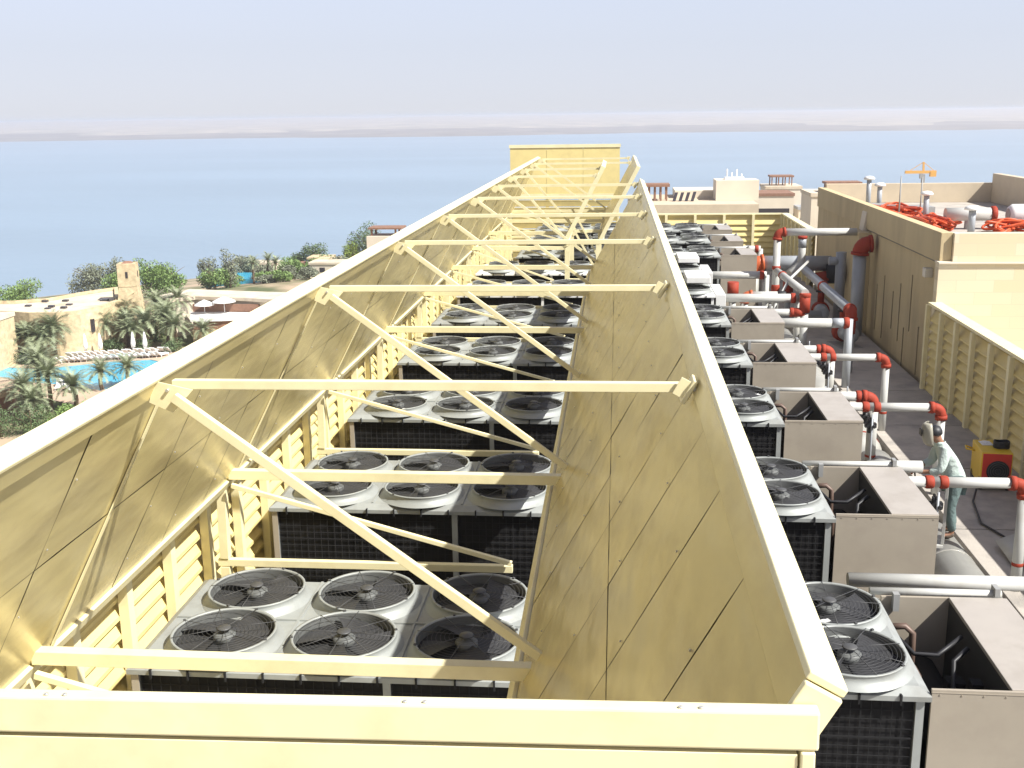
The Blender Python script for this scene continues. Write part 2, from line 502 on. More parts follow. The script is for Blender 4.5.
def screen(name, label, rim, bot, ya, yb, face, cat='metal screen', endcap=True):
    """leaning sheet metal screen from bot to rim (x,z), running along y; face=+1 when its inner face looks to +x"""
    t = thing(name, label, cat, (bot[0], ya, bot[1]))
    o = Vector((bot[0], ya, bot[1]))
    u = Vector((rim[0] - bot[0], 0, rim[1] - bot[1])); H = u.length; u.normalize()
    n = Vector((u.z, 0, -u.x)) * face                   # towards the inner side
    yv = Vector((0, 1, 0))
    mtx = Matrix((u, yv, n)).transposed().to_4x4()      # local x: up the slope, y: along, z: inner normal
    L = yb - ya
    MB().box(0, H - 0.02, 0, L, -0.05, -0.035, mtx).build('backing', M['gap'], t)
    rnd = random.Random(int(ya * 10) + (5 if face > 0 else 9))
    sh = MB()
    n_c = max(1, int(round(L / 1.05)))
    for i in range(n_c):
        y0 = L * i / n_c + 0.007; y1 = L * (i + 1) / n_c - 0.007
        splits = [0.0, H * 0.5, H - 0.17]
        for a, b_ in zip(splits[:-1], splits[1:]):
            # slightly pillowed sheets: oil-canned metal
            nx, ny = 5, 4
            g = []
            amp = rnd.uniform(0.002, 0.009); tx = rnd.uniform(-.003, .003)
            for p in range(nx + 1):
                for q in range(ny + 1):
                    s_, r_ = p / nx, q / ny
                    zz = amp * math.sin(math.pi * s_) * math.sin(math.pi * r_) + rnd.uniform(-1, 1) * 0.0015 + tx * (s_ - .5)
                    g.append(mtx @ Vector((a + 0.005 + (b_ - a - 0.01) * s_, y0 + (y1 - y0) * r_, zz)))
            sh.add(g, [(p * (ny + 1) + q, p * (ny + 1) + q + 1, (p + 1) * (ny + 1) + q + 1, (p + 1) * (ny + 1) + q) for p in range(nx) for q in range(ny)], True)
    # rim capping: inner flange in the plane of the sheets and a thick lit top
    cp = MB()
    MB().box(H - 0.15, H - 0.003, -0.04, L + 0.04, 0.0, 0.03, mtx).build('rim_flange', M['panel'], t, bevel=0.004)
    cp.box(H, H + 0.03, -0.06, L + 0.06, -0.09, 0.04, mtx)
    cp.box(H - 0.165, H - 0.003, -0.04, L + 0.04, -0.086, -0.055, mtx)
    cp.build('rim_capping', M['cream'], t, bevel=0.006)
    if endcap:
        MB().box(-0.1, H - 0.004, -0.075, -0.045, -0.088, 0.038, mtx).build('end_post', M['cream'], t, bevel=0.006)
    MB().box(-0.12, -0.004, 0, L, -0.13, 0.03, mtx).build('bottom_rail', M['cream'], t, bevel=0.006)
    # cover strips over every fourth joint and screws
    sc = sh; nf0 = len(sh.f)
    for i in range(0, n_c + 1):
        y = min(max(L * i / n_c, 0.03), L - 0.03)
        if i % 4 == 0 and face > 0:
            MB().box(0.01, H - 0.18, y - 0.024, y - 0.014, 0.01, 0.02, mtx).box(0.01, H - 0.18, y + 0.014, y + 0.024, 0.01, 0.02, mtx).build('cover_strip', M['cream'], t)
        if y < 22:
            for j in range(4):
                a = H * (0.12 + 0.22 * j)
                sc.box(a - 0.005, a + 0.005, y + 0.045, y + 0.055, 0.004, 0.012, mtx)
    
    so_ = sh.build('sheet_panel', M['panel'], t)
    so_.data.materials.append(M['zinc'])
    for p_ in so_.data.polygons:
        if p_.index >= nf0: p_.material_index = 1
    for ch in t.children:
        pass                                            # vertices are relative to the thing (its own base point)
    return t

screen('sloped_screen', 'long cream sheet-metal screen leaning inward along the left of the trough, sea side', RIM_L, BOT_L, 3.06, 45.0, 1)
screen('sloped_screen', 'near cream sheet-metal screen on the right of the trough, its shaded inner face seen closest', RIM_R, BOT_R, 3.06, 28.3, -1)
screen('sloped_screen', 'short cream sheet-metal screen standing in the middle of the trough at its far end', (-0.42, -1.50), (-1.50, -3.60), 32.6, 36.6, -1)
screen('sloped_screen', 'far cream sheet-metal screen right of the trough, beyond the gap before the end wall', (0.66, -1.66), (-0.50, -3.9), 36.0, 45.0, -1)

def front_wall():
    t = thing('end_wall', 'pale cream near wall with a capping beam closing the trough along the bottom edge', 'wall', (0, 2.95, -1.7))
    mt = Matrix.Rotation(-R(1.0), 4, 'Y')
    b = MB()
    b.box(-4.2, 0.60, -0.025, 0.03, -0.125, 0.0, mt)
    b.build('capping_beam', M['cream'], t, bevel=0.008)
    MB().box(-4.2, 0.54, -0.018, 0.01, -2.6, -0.140, mt).build('sheet_panel', M['cream'], t, bevel=0.003)
    MB().box(0.547, 0.59, -0.028, 0.02, -2.6, -0.128, mt).build('corner_post', M['cream'], t, bevel=0.006)
    MB().box(-4.2, 0.545, 0.012, 0.022, -0.30, -0.127, mt).build('backing', M['gap'], t)
    s = MB()
    for x in (-1.75, -0.62, 0.2):
        s.tube([mt @ Vector((x, -0.01, 0.0)), mt @ Vector((x, -0.01, 0.006))], 0.007, 6)
        s.tube([mt @ Vector((x + .06, -0.01, 0.0)), mt @ Vector((x + .06, -0.01, 0.006))], 0.007, 6)
    s.build('screw', M['zinc'], t)
front_wall()

def far_wall():
    t = thing('end_wall', 'tall flat cream wall that closes the far end of the trough', 'wall', (-2.3, 49.0, -4.4))
    b = MB()
    for i in range(3):
        b.box(-2.36 + i * 1.6, -2.36 + (i + 1) * 1.6 - 0.012, -0.04, 0.04, 1.0, 2.98)
    b.build('sheet_panel', M['louver'], t)
    MB().box(-2.4, 2.46, -0.07, 0.07, 2.985, 3.12).build('capping_beam', M['cream'], t)
    MB().box(-2.4, 2.46, -0.06, 0.06, 0.80, 0.995).build('bottom_rail', M['cream'], t)
    for x in (-2.3, -0.75, 0.85, 2.35):
        MB().box(x - 0.07, x + 0.07, 0.05, 0.19, FLOOR + 4.4, 2.9).build('post', M['cream'], t)
    lv = MB()
    for i in range(9):
        z = 0.7 - i * 0.32
        lv.add([(-2.3, -0.02, z), (2.35, -0.02, z), (2.35, 0.04, z - 0.26), (-2.3, 0.04, z - 0.26)], [(0, 1, 2, 3)])
        lv.box(-2.3, 2.35, -0.025, 0.0, z - 0.01, z + 0.03)
    lv.build('louver_blades', M['louver'], t)
far_wall()

# cross frames
ordw = ['first', 'second', 'third', 'fourth', 'fifth', 'sixth', 'seventh', 'eighth', 'ninth', 'tenth', 'eleventh']
def frame(k, right=True):
    y = fy(k)
    t = thing('cross_frame', '%s cream steel cross frame from the camera, spanning the trough between the screens' % ordw[k], 'steel frame', (-2.0, y, FLOOR), 0, 'steel frames across the trough')
    ox, oz = 2.0, -FLOOR
    def q(x, z, dy=0): return Vector((x + ox, dy, z + oz))
    xr = {6: -0.55, 7: -0.5}.get(k, 0.49) if right else -0.5
    sh = -0.9 if k in (6, 7) else 0
    TL, TR = q(RIM_L[0] + 0.12, -1.74), q(xr, -1.73)
    LL, LR = q(-4.22, -3.80), q(-0.46 + sh, -3.80)
    ML, MR = q(-4.42, -4.84), q(-1.10 + sh * .8, -4.84)
    def bm(a, b, w, h, name):
        MB().beam(a, b, w, h).build(name, M['cream'], t, bevel=0.004 if k < 5 else 0)
    bm(TL, TR, 0.06, 0.062, 'top_beam')
    bm(LL, LR, 0.10, 0.105, 'lower_beam')
    bm(ML, MR, 0.075, 0.08, 'bottom_beam')
    d = Vector((0, -0.085, 0))
    bm(TL + d + Vector((0.03, 0, -0.07)), LR + d + Vector((0.02, 0, 0.12)), 0.05, 0.065, 'diagonal_brace')
    bm(LL + Vector((0.05, -0.1, -0.10)), MR + Vector((0, -0.1, 0.1)), 0.05, 0.05, 'diagonal_brace')
    MB().beam(LL + Vector((-0.10, 0.0, -0.07)), ML + Vector((0.08, 0, 0.05)), 0.10, 0.10, up=(0, 1, 0)).build('post', M['cream'], t, bevel=0.004)
    MB().beam(ML + Vector((0.08, 0, -0.05)), Vector((ML.x + 0.08, 0, 0.0)), 0.10, 0.10, up=(0, 1, 0)).build('post', M['cream'], t)
    def plate(pts, y_, th=0.012):
        g = MB()
        n = len(pts)
        vs = [(p[0], y_ - th / 2, p[1]) for p in pts] + [(p[0], y_ + th / 2, p[1]) for p in pts]
        g.add(vs, [tuple(range(n)), tuple(range(n, 2 * n))[::-1]] + [(i, (i + 1) % n, n + (i + 1) % n, n + i) for i in range(n)])
        g.build('gusset_plate', M['cream'], t)
    plate([(TL.x - 0.12, TL.z + .03), (TL.x + 0.15, TL.z - 0.03), (TL.x + 0.0, TL.z - 0.19), (TL.x - 0.16, TL.z - 0.12)], -0.044)
    ur = Vector((RIM_R[0] - BOT_R[0], 0, RIM_R[1] - BOT_R[1])).normalized()
    nr = Vector((-ur.z, 0, ur.x))
    c0 = Vector((TR.x + 0.02, 0, TR.z)) - ur * 0.03 + nr * 0.01
    mp = Matrix((ur, Vector((0, 1, 0)), nr)).transposed().to_4x4()
    mp.translation = c0
    MB().box(-0.085, 0.085, -0.10, 0.085, 0.0, 0.03, mp).build('gusset_plate', M['cream'], t, bevel=0.004)
    MB().box(-0.06, 0.06, -0.065, -0.05, -0.01, 0.10, mp).build('gusset_plate', M['cream'], t)
    plate([(LR.x - 0.14, LR.z - .02), (LR.x + 0.03, LR.z + 0.12), (LR.x + 0.06, LR.z - 0.05), (LR.x - 0.04, LR.z - 0.10)], -0.075)
    bo = MB()
    for (x, z) in ((TL.x - 0.02, TL.z - 0.03), (TL.x + 0.05, TL.z - 0.13), (TR.x + 0.02, TR.z), (LR.x - 0.02, LR.z + 0.03)):
        bo.tube([(x, -0.05, z), (x, -0.075, z)], 0.012, 6)
    if k < 4: bo.build('bolt', M['zinc'], t)
for k in range(10):
    frame(k)

def side_frame(y, lab):
    t = thing('side_frame', lab, 'steel frame', (-0.9, y, FLOOR))
    z = lambda v: v - FLOOR
    MB().beam((-0.62, 0, z(-3.74)), (0.42, 0, z(-3.74)), 0.1, 0.1).build('lower_beam', M['cream'], t)
    MB().beam((-0.50, 0, z(-4.86)), (0.36, 0, z(-4.86)), 0.08, 0.08).build('bottom_beam', M['cream'], t)
    MB().beam((-0.55, -.06, z(-3.0)), (0.38, -.06, z(-4.70)), 0.05, 0.06).build('diagonal_brace', M['cream'], t)
    MB().beam((0.36, 0, z(-3.80)), (0.36, 0, 0), 0.12, 0.12, up=(0, 1, 0)).build('post', M['cream'], t)
    MB().beam((-0.56, 0, z(-3.80)), (-0.56, 0, 0), 0.14, 0.14, up=(0, 1, 0)).build('post', M['cream'], t)
side_frame(33.0, 'nearer cream side frame under the short middle screen at the far end')
side_frame(36.4, 'farther cream side frame between the short middle screen and the far right screen')

# louvre wall below the left screen
def louver_run(name, label, a, b, z0, z1, pitch, post_step, out, material='louver', postw=0.1, capw=0.14, depth=0.1, lean=0.12):
    """louvre wall from a to b (x,y); out = +1/-1: side (left normal) that faces the viewer and takes the posts"""
    a, b = Vector((a[0], a[1], 0)), Vector((b[0], b[1], 0))
    d = (b - a); L = d.length; d.normalize()
    n = Vector((-d.y, d.x, 0)) * out
    t = thing(name, label, 'louvre wall', (a.x, a.y, z0), math.atan2(d.y, d.x))
    s = out
    lv = MB(); nb = int((z1 - z0 - 0.1) / pitch)
    for i in range(nb):
        z = 0.05 + i * pitch
        y0, y1 = s * -0.02, s * lean
        lv.add([(0, y1, z), (L, y1, z), (L, y0, z + pitch * 0.98), (0, y0, z + pitch * 0.98),
                (0, y1 - s * 0.012, z + 0.0), (L, y1 - s * 0.012, z), (L, y0 - s * 0.012, z + pitch * 0.98), (0, y0 - s * 0.012, z + pitch * 0.98)],
               [(0, 1, 2, 3), (7, 6, 5, 4), (0, 4, 5, 1), (3, 2, 6, 7)])
        lv.box(0, L, min(y1, y1 - s * .02), max(y1, y1 - s * .02), z - 0.03, z + 0.01)
    lv.build('louver_blades', M[material], t)
    MB().box(0, L, min(s * -0.05, s * -0.065), max(s * -0.05, s * -0.065), 0, z1 - z0 - 0.002).build('sun_block_sheet', M[material], t)  # added behind the blades to block sun coming through their gaps
    MB().box(-0.02, L + 0.02, min(s * -capw, s * capw * 1.25), max(s * -capw, s * capw * 1.25), z1 - z0, z1 - z0 + 0.07).build('cap_rail', M['cream'], t, bevel=0.005)
    np_ = int(round(L / post_step))
    for i in range(np_ + 1):
        x = L * i / np_
        ya, yb = s * lean + s * 0.003, s * (lean + depth)
        MB().box(x - postw / 2, x + postw / 2, min(ya, yb), max(ya, yb), 0, z1 - z0 - 0.003).build('post', M['cream'] if material != 'shade' else M['louver'], t)
    return t
louver_run('louver_wall', 'long cream louvre wall under the left sloped screen of the trough', (-4.78, 48.0), (-4.78, 3.0), FLOOR, -4.02, 0.19, 1.05, 1, postw=0.12)
louver_run('louver_wall', 'shaded cream louvre wall at the right of the yard, beside the yellow welding machine', (7.9, 4.0), (7.9, 27.82), FLOOR, -4.72, 0.22, 1.2, 1, postw=0.13)
louver_run('louver_wall', 'sunlit yellow louvre wall closing the far end of the machinery yard', (1.0, 53.1), (7.78, 53.1), FLOOR, -4.72, 0.27, 1.36, -1, postw=0.12, capw=0.09, lean=0.07)
louver_run('louver_wall', 'short shaded louvre wall joining the far yard wall to the plastered plant room', (7.9, 45.2), (7.9, 53.1), FLOOR, -4.72, 0.22, 1.2, 1, postw=0.13)

# ---------------------------------------------------------------- chillers
CH_L, CH_D, CH_H = 6.98, 1.88, -4.75 - FLOOR
FX = [0.72 + 1.14 * i for i in range(6)]
FY = [0.45, 1.42]
def fan(parent, x, y, z, rot, white_tag=False):
    f = MB().lathe([(0.55, 0.0), (0.52, 0.03), (0.49, 0.065), (0.476, 0.12), (0.487, 0.135), (0.487, 0.15), (0.466, 0.15), (0.462, 0.13)], seg=40).build('fan', M['shroud'], parent, loc=(x, y, z))
    f.scale = (1, 1, 0.78)
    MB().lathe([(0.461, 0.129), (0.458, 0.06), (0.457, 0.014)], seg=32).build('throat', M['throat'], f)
    g = MB()
    for r in (0.12, 0.16, 0.2, 0.24, 0.28, 0.32, 0.36, 0.4, 0.435):
        pts = [(r * math.cos(a), r * math.sin(a), 0.152 + 0.025 * (1 - r / 0.46)) for a in [2 * math.pi * i / 36 for i in range(37)]]
        g.tube(pts, 0.0020, 4, cap=False)
    for i in range(8):
        a = 2 * math.pi * (i + rot) / 8
        g.tube([(0.05 * math.cos(a), 0.05 * math.sin(a), 0.178), (0.48 * math.cos(a), 0.48 * math.sin(a), 0.156)], 0.0036, 4)
    for i in range(4):
        a = 2 * math.pi * (i + 0.5 + rot) / 4
        g.box(0.478 * math.cos(a) - 0.012, 0.478 * math.cos(a) + 0.012, 0.478 * math.sin(a) - 0.012, 0.478 * math.sin(a) + 0.012, 0.1505, 0.168)
    g.lathe([(0.0, 0.196), (0.06, 0.192), (0.07, 0.176), (0.0, 0.174)], seg=16)
    g.build('guard', M['guardwire'], f)
    b = MB()
    for i in range(4):
        a0 = 2 * math.pi * (i / 4.0) + rot * 1.3
        vs = []
        for j in range(7):
            r = 0.10 + 0.335 * j / 6
            for k_, da in ((0, -0.62), (1, 0.0), (2, 0.62)):
                a = a0 + da * (1.0 - 0.15 * j / 6) + 0.25 * j / 6
                zz = 0.065 + 0.04 * da / 0.62 - 0.015 * (k_ == 1)
                vs.append((r * math.cos(a), r * math.sin(a), zz))
        b.add(vs, [(j * 3 + k_, j * 3 + k_ + 1, (j + 1) * 3 + k_ + 1, (j + 1) * 3 + k_) for j in range(6) for k_ in range(2)], True)
    b.build('blades', M['blade'], f)
    MB().lathe([(0.0, 0.13), (0.08, 0.125), (0.105, 0.10), (0.105, 0.012), (0.0, 0.012)], seg=18).build('motor', M['throat'], f)
    MB().lathe([(0.0, 0.012), (0.46, 0.012)], seg=24).build('plenum_shade', M['inner_shade'], f)  # disc over the solid deck; its dark colour paints the shaded opening
    return f

def label_plate(f):
    MB().box(-0.27, -0.17, -0.30, -0.24, 0.10, 0.106).build('label_plate', M['white_metal'], f)

def wiregrid(x0, x1, z0, z1, y, step=0.085, r=0.0028):
    g = MB()
    n = int((x1 - x0) / step)
    for i in range(n + 1):
        x = x0 + (x1 - x0) * i / n
        q = r * (2.2 if i % 4 == 0 else 1)
        g.box(x - q, x + q, y - r, y + r, z0, z1)
    n = int((z1 - z0) / step)
    for i in range(n + 1):
        z = z0 + (z1 - z0) * i / n
        rr_ = r * (2.6 if i % 6 == 0 else 1)
        g.box(x0, x1, y - 3 * r, y - r, z - rr_, z + rr_)
    return g

def make_chiller(label, white=False):
    t = thing('chiller', label, 'chiller', (0, 0, FLOOR), 0, 'air cooled chillers in a row on the roof')
    H = CH_H
    # steel frame, base and dividers
    fr = MB()
    fr.box(0, CH_L, 0, CH_D, 0.0, 0.16)
    for x in (0.02, 2.33, 4.65, 6.92):
        for y in (0.0, CH_D - 0.06):
            fr.box(x - 0.025, x + 0.045, y, y + 0.06, 0.161, H - 0.101)
    fr.build('frame', M['white_metal'] if white else M['deck'], t)
    # roof deck with folded edge
    dk = MB()
    dk.box(-0.03, CH_L + 0.03, -0.04, CH_D + 0.04, H - 0.10, H - 0.055)
    dk.add([(-0.03, -0.04, H - 0.0545), (CH_L + 0.03, -0.04, H - 0.0545), (CH_L + 0.03, CH_D + 0.04, H - 0.0545), (-0.03, CH_D + 0.04, H - 0.0545),
            (0.06, 0.05, H), (CH_L - 0.06, 0.05, H), (CH_L - 0.06, CH_D - 0.05, H), (0.06, CH_D - 0.05, H)],
           [(4, 5, 6, 7), (0, 1, 5, 4), (1, 2, 6, 5), (2, 3, 7, 6), (3, 0, 4, 7)])
    for i in range(1, 6):
        x = FX[i] - 0.57
        dk.box(x - 0.012, x + 0.012, 0.06, CH_D - 0.06, H + 0.001, H + 0.014)
    dk.box(0.08, CH_L - 0.08, CH_D / 2 - 0.03, CH_D / 2 - 0.005, H + 0.001, H + 0.018)
    dk.build('roof_deck', M['white_metal'] if white else M['deck'], t)
    for i in range(20):
        hk = MB()
        x = 0.2 + i * 0.345
        hk.box(x - 0.008, x + 0.008, -0.062, -0.041, H - 0.13, H - 0.035)
        hk.box(x - 0.008, x + 0.008, -0.062, 0.0, H - 0.052, H - 0.040)
        hk.build('hook', M['wire'], t)
    for (a, b_) in ((0.07, 2.30), (2.38, 4.62), (4.70, 6.89)):
        c = MB().box(a, b_, 0.035, 0.06, 0.165, H - 0.105).build('coil_panel', M['coil'], t)
        wiregrid(a + 0.01, b_ - 0.01, 0.3, H - 0.13, 0.018).build('wire_guard', M['wire'], c)
        MB().box(a, b_, CH_D - 0.06, CH_D - 0.035, 0.165, H - 0.105).build('coil_panel', M['coil'], t)
    MB().box(-0.012, -0.002, 0.0, CH_D, 0.165, H - 0.105).build('end_panel', M['beige'], t)
    MB().box(-0.002, 0.066, -0.012, 0.0, 0.165, H - 0.105).build('end_panel', M['beige'], t)
    for iy, y in enumerate(FY):
        for ix, x in enumerate(FX):
            fan(t, x, y, H, (ix * 0.37 + iy * 0.61) % 1.0)
    if white:
        c = MB().box(CH_L + 0.035, CH_L + 0.30, -0.02, CH_D, 0.0, H - 0.02)
        c.build('end_cabinet', M['white_metal'], t, bevel=0.01)
        MB().box(CH_L - 0.75, CH_L - 0.1, 0.2, CH_D - 0.3, H + 0.25, H + 0.42).build('cover_sheet', M['white_metal'], t, bevel=0.02)
        return t
    # compressor cabinet with an open bay, a lid and pipework
    x0, x1, xl = CH_L + 0.035, CH_L + 1.24, CH_L + 0.69
    fp = MB().box(x0, x1, -0.01, 0.02, 0.0, H)
    for i in range(7):
        for zz in (H - 0.05, H - 1.0):
            fp.box(x0 + 0.06 + i * 0.18, x0 + 0.072 + i * 0.18, -0.016, -0.0105, zz, zz + 0.012)
    fp.box(x0, x1, -0.014, -0.0102, H - 0.028, H - 0.022)
    fp.box(x0 + 0.5, x0 + 0.62, -0.018, -0.0103, H - 1.25, H - 1.21)
    fp.build('front_panel', M['beige'], t)
    MB().box(x0, x1, CH_D - 0.03, CH_D, 0.0, H).build('rear_panel', M['beige'], t, bevel=0.006)
    MB().box(x1 - 0.03, x1, 0.0205, CH_D - 0.0305, 0.0, H - 0.001).build('side_panel', M['beige'], t)
    MB().box(xl, x1 + 0.01, 0.0205, CH_D - 0.0305, H - 0.03, H + 0.012).build('lid', M['lid'], t, bevel=0.006)
    MB().box(xl + 0.005, xl + 0.03, 0.03, CH_D - 0.04, 0.05, H - 0.032).build('bay_partition', M['inner_shade'], t)  # shadow in the open bay painted in: near-black instead of cabinet beige
    MB().box(x0, xl, 0.0205, CH_D - 0.0305, 0.02, 0.9).build('bay_floor', M['inner_shade'], t)
    p = MB()
    p.tube([(x0 + .02, 1.5, H - 0.16), (x0 + 0.16, 1.5, H - 0.15), (x0 + 0.22, 1.45, H - 0.2), (x0 + 0.22, 1.4, H - 0.8)], 0.035, 8)
    p.tube([(x0 + .02, 0.9, H - 0.3), (x0 + 0.10, 0.9, H - 0.28), (x0 + 0.14, 0.88, H - 0.35), (x0 + 0.14, 0.85, H - 0.9)], 0.03, 8)
    p.build('copper_pipe', mat_once('copper', (0.13, 0.085, 0.065), 0.5, 0.2), t)
    p = MB()
    p.tube([(x0 + .0, 1.25, H - 0.12), (x0 + 0.15, 1.1, H - 0.24), (x0 + 0.35, 1.05, H - 0.22), (x0 + 0.6, 1.2, H - 0.10)], 0.022, 8)
    p.tube([(x0 + .34, 0.4, H - 0.9), (x0 + 0.38, 0.6, H - 0.5), (x0 + 0.45, 0.9, H - 0.2), (x0 + 0.6, 1.0, H - 0.12)], 0.024, 8)
    p.build('rubber_hose', M['black'], t)
    p = MB()
    p.tube([(x0 + .36, 0.3, H - 0.75), (x0 + .36, 1.7, H - 0.75)], 0.2, 14)
    p.box(x0 + .5, x0 + .6, 0.5, 0.62, H - 0.5, H - 0.22)
    p.box(x0 + .4, x0 + .56, 0.85, 1.0, H - 0.62, H - 0.4)
    p.build('compressor', M['wire'], t)
    rl = MB().tube([(x0 - 0.1, CH_D + 0.05, H + 0.02), (x1 - 0.02, CH_D + 0.05, H + 0.02)], 0.04, 10)
    rl.build('rear_rail', M['pipe'], t)
    MB().box(x0 + 0.10, x0 + 0.16, CH_D - 0.12, CH_D - 0.04, H - 0.12, H + 0.06).build('bracket', M['motor'], t)
    b = MB()
    b.box(x1 - 0.10, x1 - 0.05, CH_D - 0.02, CH_D + 0.11, H + 0.013, H + 0.10)
    b.build('bracket', M['motor'], t)
    return t
_mc = {}
def mat_once(name, base, rough, metal=0.0):
    if name not in _mc: _mc[name] = mat(name, base, rough, metal)
    return _mc[name]

CHX = -4.33
chill = make_chiller('', False)
chill_w = make_chiller('', True)
fy_c = [8.68 + P * i for i in range(10)]
labels = ['nearest chiller, its black coil front and open-topped beige cabinet cut off by the bottom edge',
          'second nearest chiller, white pipes and the worker standing just behind its beige end cabinet',
          'third nearest chiller, black coil front and beige cabinet left of the working man',
          'fourth nearest chiller, second beige one in front of the two white ones',
          'fifth chiller from the camera, the last beige one before the two white ones',
          'nearer of the two all-white chillers in the row',
          'farther of the two all-white chillers in the row',
          'first beige chiller beyond the white ones, beige front seen above the red valve',
          'second beige chiller beyond the white ones, last but one in the row',
          'farthest chiller of the row, against the sunlit yellow louvre wall']
for i, y in enumerate(fy_c):
    src = chill_w if i in (5, 6) else chill
    o = src if i in (0, 5) else copy_tree(src)
    o.location = (CHX + (0.9 if i >= 7 else 0), y, FLOOR)
    o['label'] = labels[i]
    rnd = random.Random(100 + i)
    for ch in o.children:
        if ch.name.startswith('fan'):
            for g_ in ch.children:
                if g_.name.startswith('blades'):
                    g_.rotation_euler.z = rnd.uniform(0, 1.5)
            ch.rotation_euler.z = rnd.choice((0, 0.4, 1.1, 2.0))
            if i < 3 and rnd.random() < 0.3: label_plate(ch)

# ---------------------------------------------------------------- pipework of the yard
def pipe_thing(label, loc=(0, 0, 0), name='water_pipe', group=None):
    return thing(name, label, 'pipe', loc, 0, group)
def run(t, pts, r, material='pipe', name='pipe', seg=14):
    o = Vector(t.location)
    return MB().tube([Vector(p) - o for p in pts], r, seg).build(name, M[material], t)
def ring(t, c, axis, r, w, material='red', name='coupling'):
    o = Vector(t.location); c = Vector(c) - o; a = Vector(axis).normalized()
    return MB().tube([c - a * w / 2, c - a * w * .3, c + a * w * .3, c + a * w / 2], [r * 1.10, r * 1.24, r * 1.24, r * 1.10], 14).build(name, M[material], t)
def bend(t, a, c, b, rb, r, material='red', name='elbow'):
    o = Vector(t.location)
    pts = [Vector(p) - o for p in elbow(a, c, b, rb)]
    e = MB().tube(pts, r * 1.18, 14)
    d1 = (pts[0] - pts[1]).normalized(); d2 = (pts[-1] - pts[-2]).normalized()
    e.tube([pts[0] + d1 * 0.05, pts[0] - d1 * 0.03], r * 1.38, 14)
    e.tube([pts[-1] + d2 * 0.05, pts[-1] - d2 * 0.03], r * 1.38, 14)
    return e.build(name, M[material], t)
def valve(t, c, s=0.1):
    o = Vector(t.location); c = Vector(c) - o
    b = MB()
    b.tube([c + Vector((0, 0, -s * 1.4)), c + Vector((0, 0, s * 1.2))], s * 0.55, 10)
    b.box(c.x - s, c.x + s, c.y - s * .5, c.y + s * .5, c.z - s * .4, c.z + s * .4)
    b.tube([c + Vector((0, -s, s * 1.2)), c + Vector((0, s, s * 1.2))], s * 0.2, 6)
    b.tube([c + Vector((s * .3, -s * 1.8, s * .1)), c + Vector((s * .3, 0, s * .1))], s * 0.3, 8)
    b.build('valve', M['black'], t)

who = ['behind the nearest chiller, at the lower right corner', 'in front of the working man', 'right of the third chiller, riser beside the welding mask', 'right of the fourth chiller, farthest of the four']
for k in range(4):
    Yp = 11.45 if k == 0 else 15.55 + P * (k - 1)
    zp = -4.98 if k == 0 else -5.22
    xs_ = 2.55 if k == 0 else 3.80
    xe = 5.60 if k == 0 else 5.86
    t = pipe_thing('white pipe with a red elbow, ' + who[k], (4.0, Yp, FLOOR), group='white branch pipes with red elbows')
    r = 0.078
    run(t, [(xs_, Yp, zp), (4.52, Yp, zp)], r)
    run(t, [(4.52, Yp, zp), (xe - 0.16, Yp, zp)], r)
    ring(t, (4.52, Yp, zp), (1, 0, 0), r, 0.12); ring(t, (4.72, Yp, zp), (1, 0, 0), r, 0.12)
    bend(t, (xs_, Yp, zp), (xe, Yp, zp), (xe, Yp, -8), 0.17, r)
    run(t, [(xe, Yp, zp - 0.16), (xe, Yp, FLOOR + 0.004)], r, name='riser')
    ring(t, (xe, Yp, -6.45), (0, 0, 1), r * .85, 0.07)
    valve(t, (4.62, Yp - 0.04, zp - 0.33), 0.1)
    MB().tube([(0.62, -.16, -FLOOR + zp - 0.1), (0.62, -.16, 0.45)], 0.018, 6).build('drain_tube', M['pipe_grey'], t)
    if k:
        t = pipe_thing('shorter white pipe ending over the insulated main, ' + ['', 'at the hands of the working man', 'behind the third chiller cabinet', 'behind the fourth chiller cabinet'][k], (4.0, Yp + 0.55, FLOOR), group='short white branch pipes')
        Yq = Yp + 0.52
        run(t, [(3.75, Yq, zp + 0.06), (4.62 if k > 1 else 4.55, Yq, zp + 0.06)], 0.09)
        if k > 1:
            ring(t, (4.5, Yq, zp + 0.06), (1, 0, 0), 0.09, 0.1)
            bend(t, (3.75, Yq, zp + 0.06), (4.78, Yq, zp + 0.06), (4.78, Yq, -9), 0.17, 0.09)
            run(t, [(4.78, Yq, zp - 0.1), (4.78, Yq, -6.45)], 0.095, name='riser')
            ring(t, (4.78, Yq, -6.3), (0, 0, 1), 0.08, 0.06)
            valve(t, (4.62, Yq - 0.1, zp - 0.3), 0.09)
            st = MB()
            for x in (-0.1, 0.1, 0.3): st.tube([(x, 0, -FLOOR + zp + 0.1), (x, 0, -FLOOR + zp + 0.24)], 0.014, 6)
            st.build('bleed_stub', M['pipe_grey'], t)
        else:
            pass

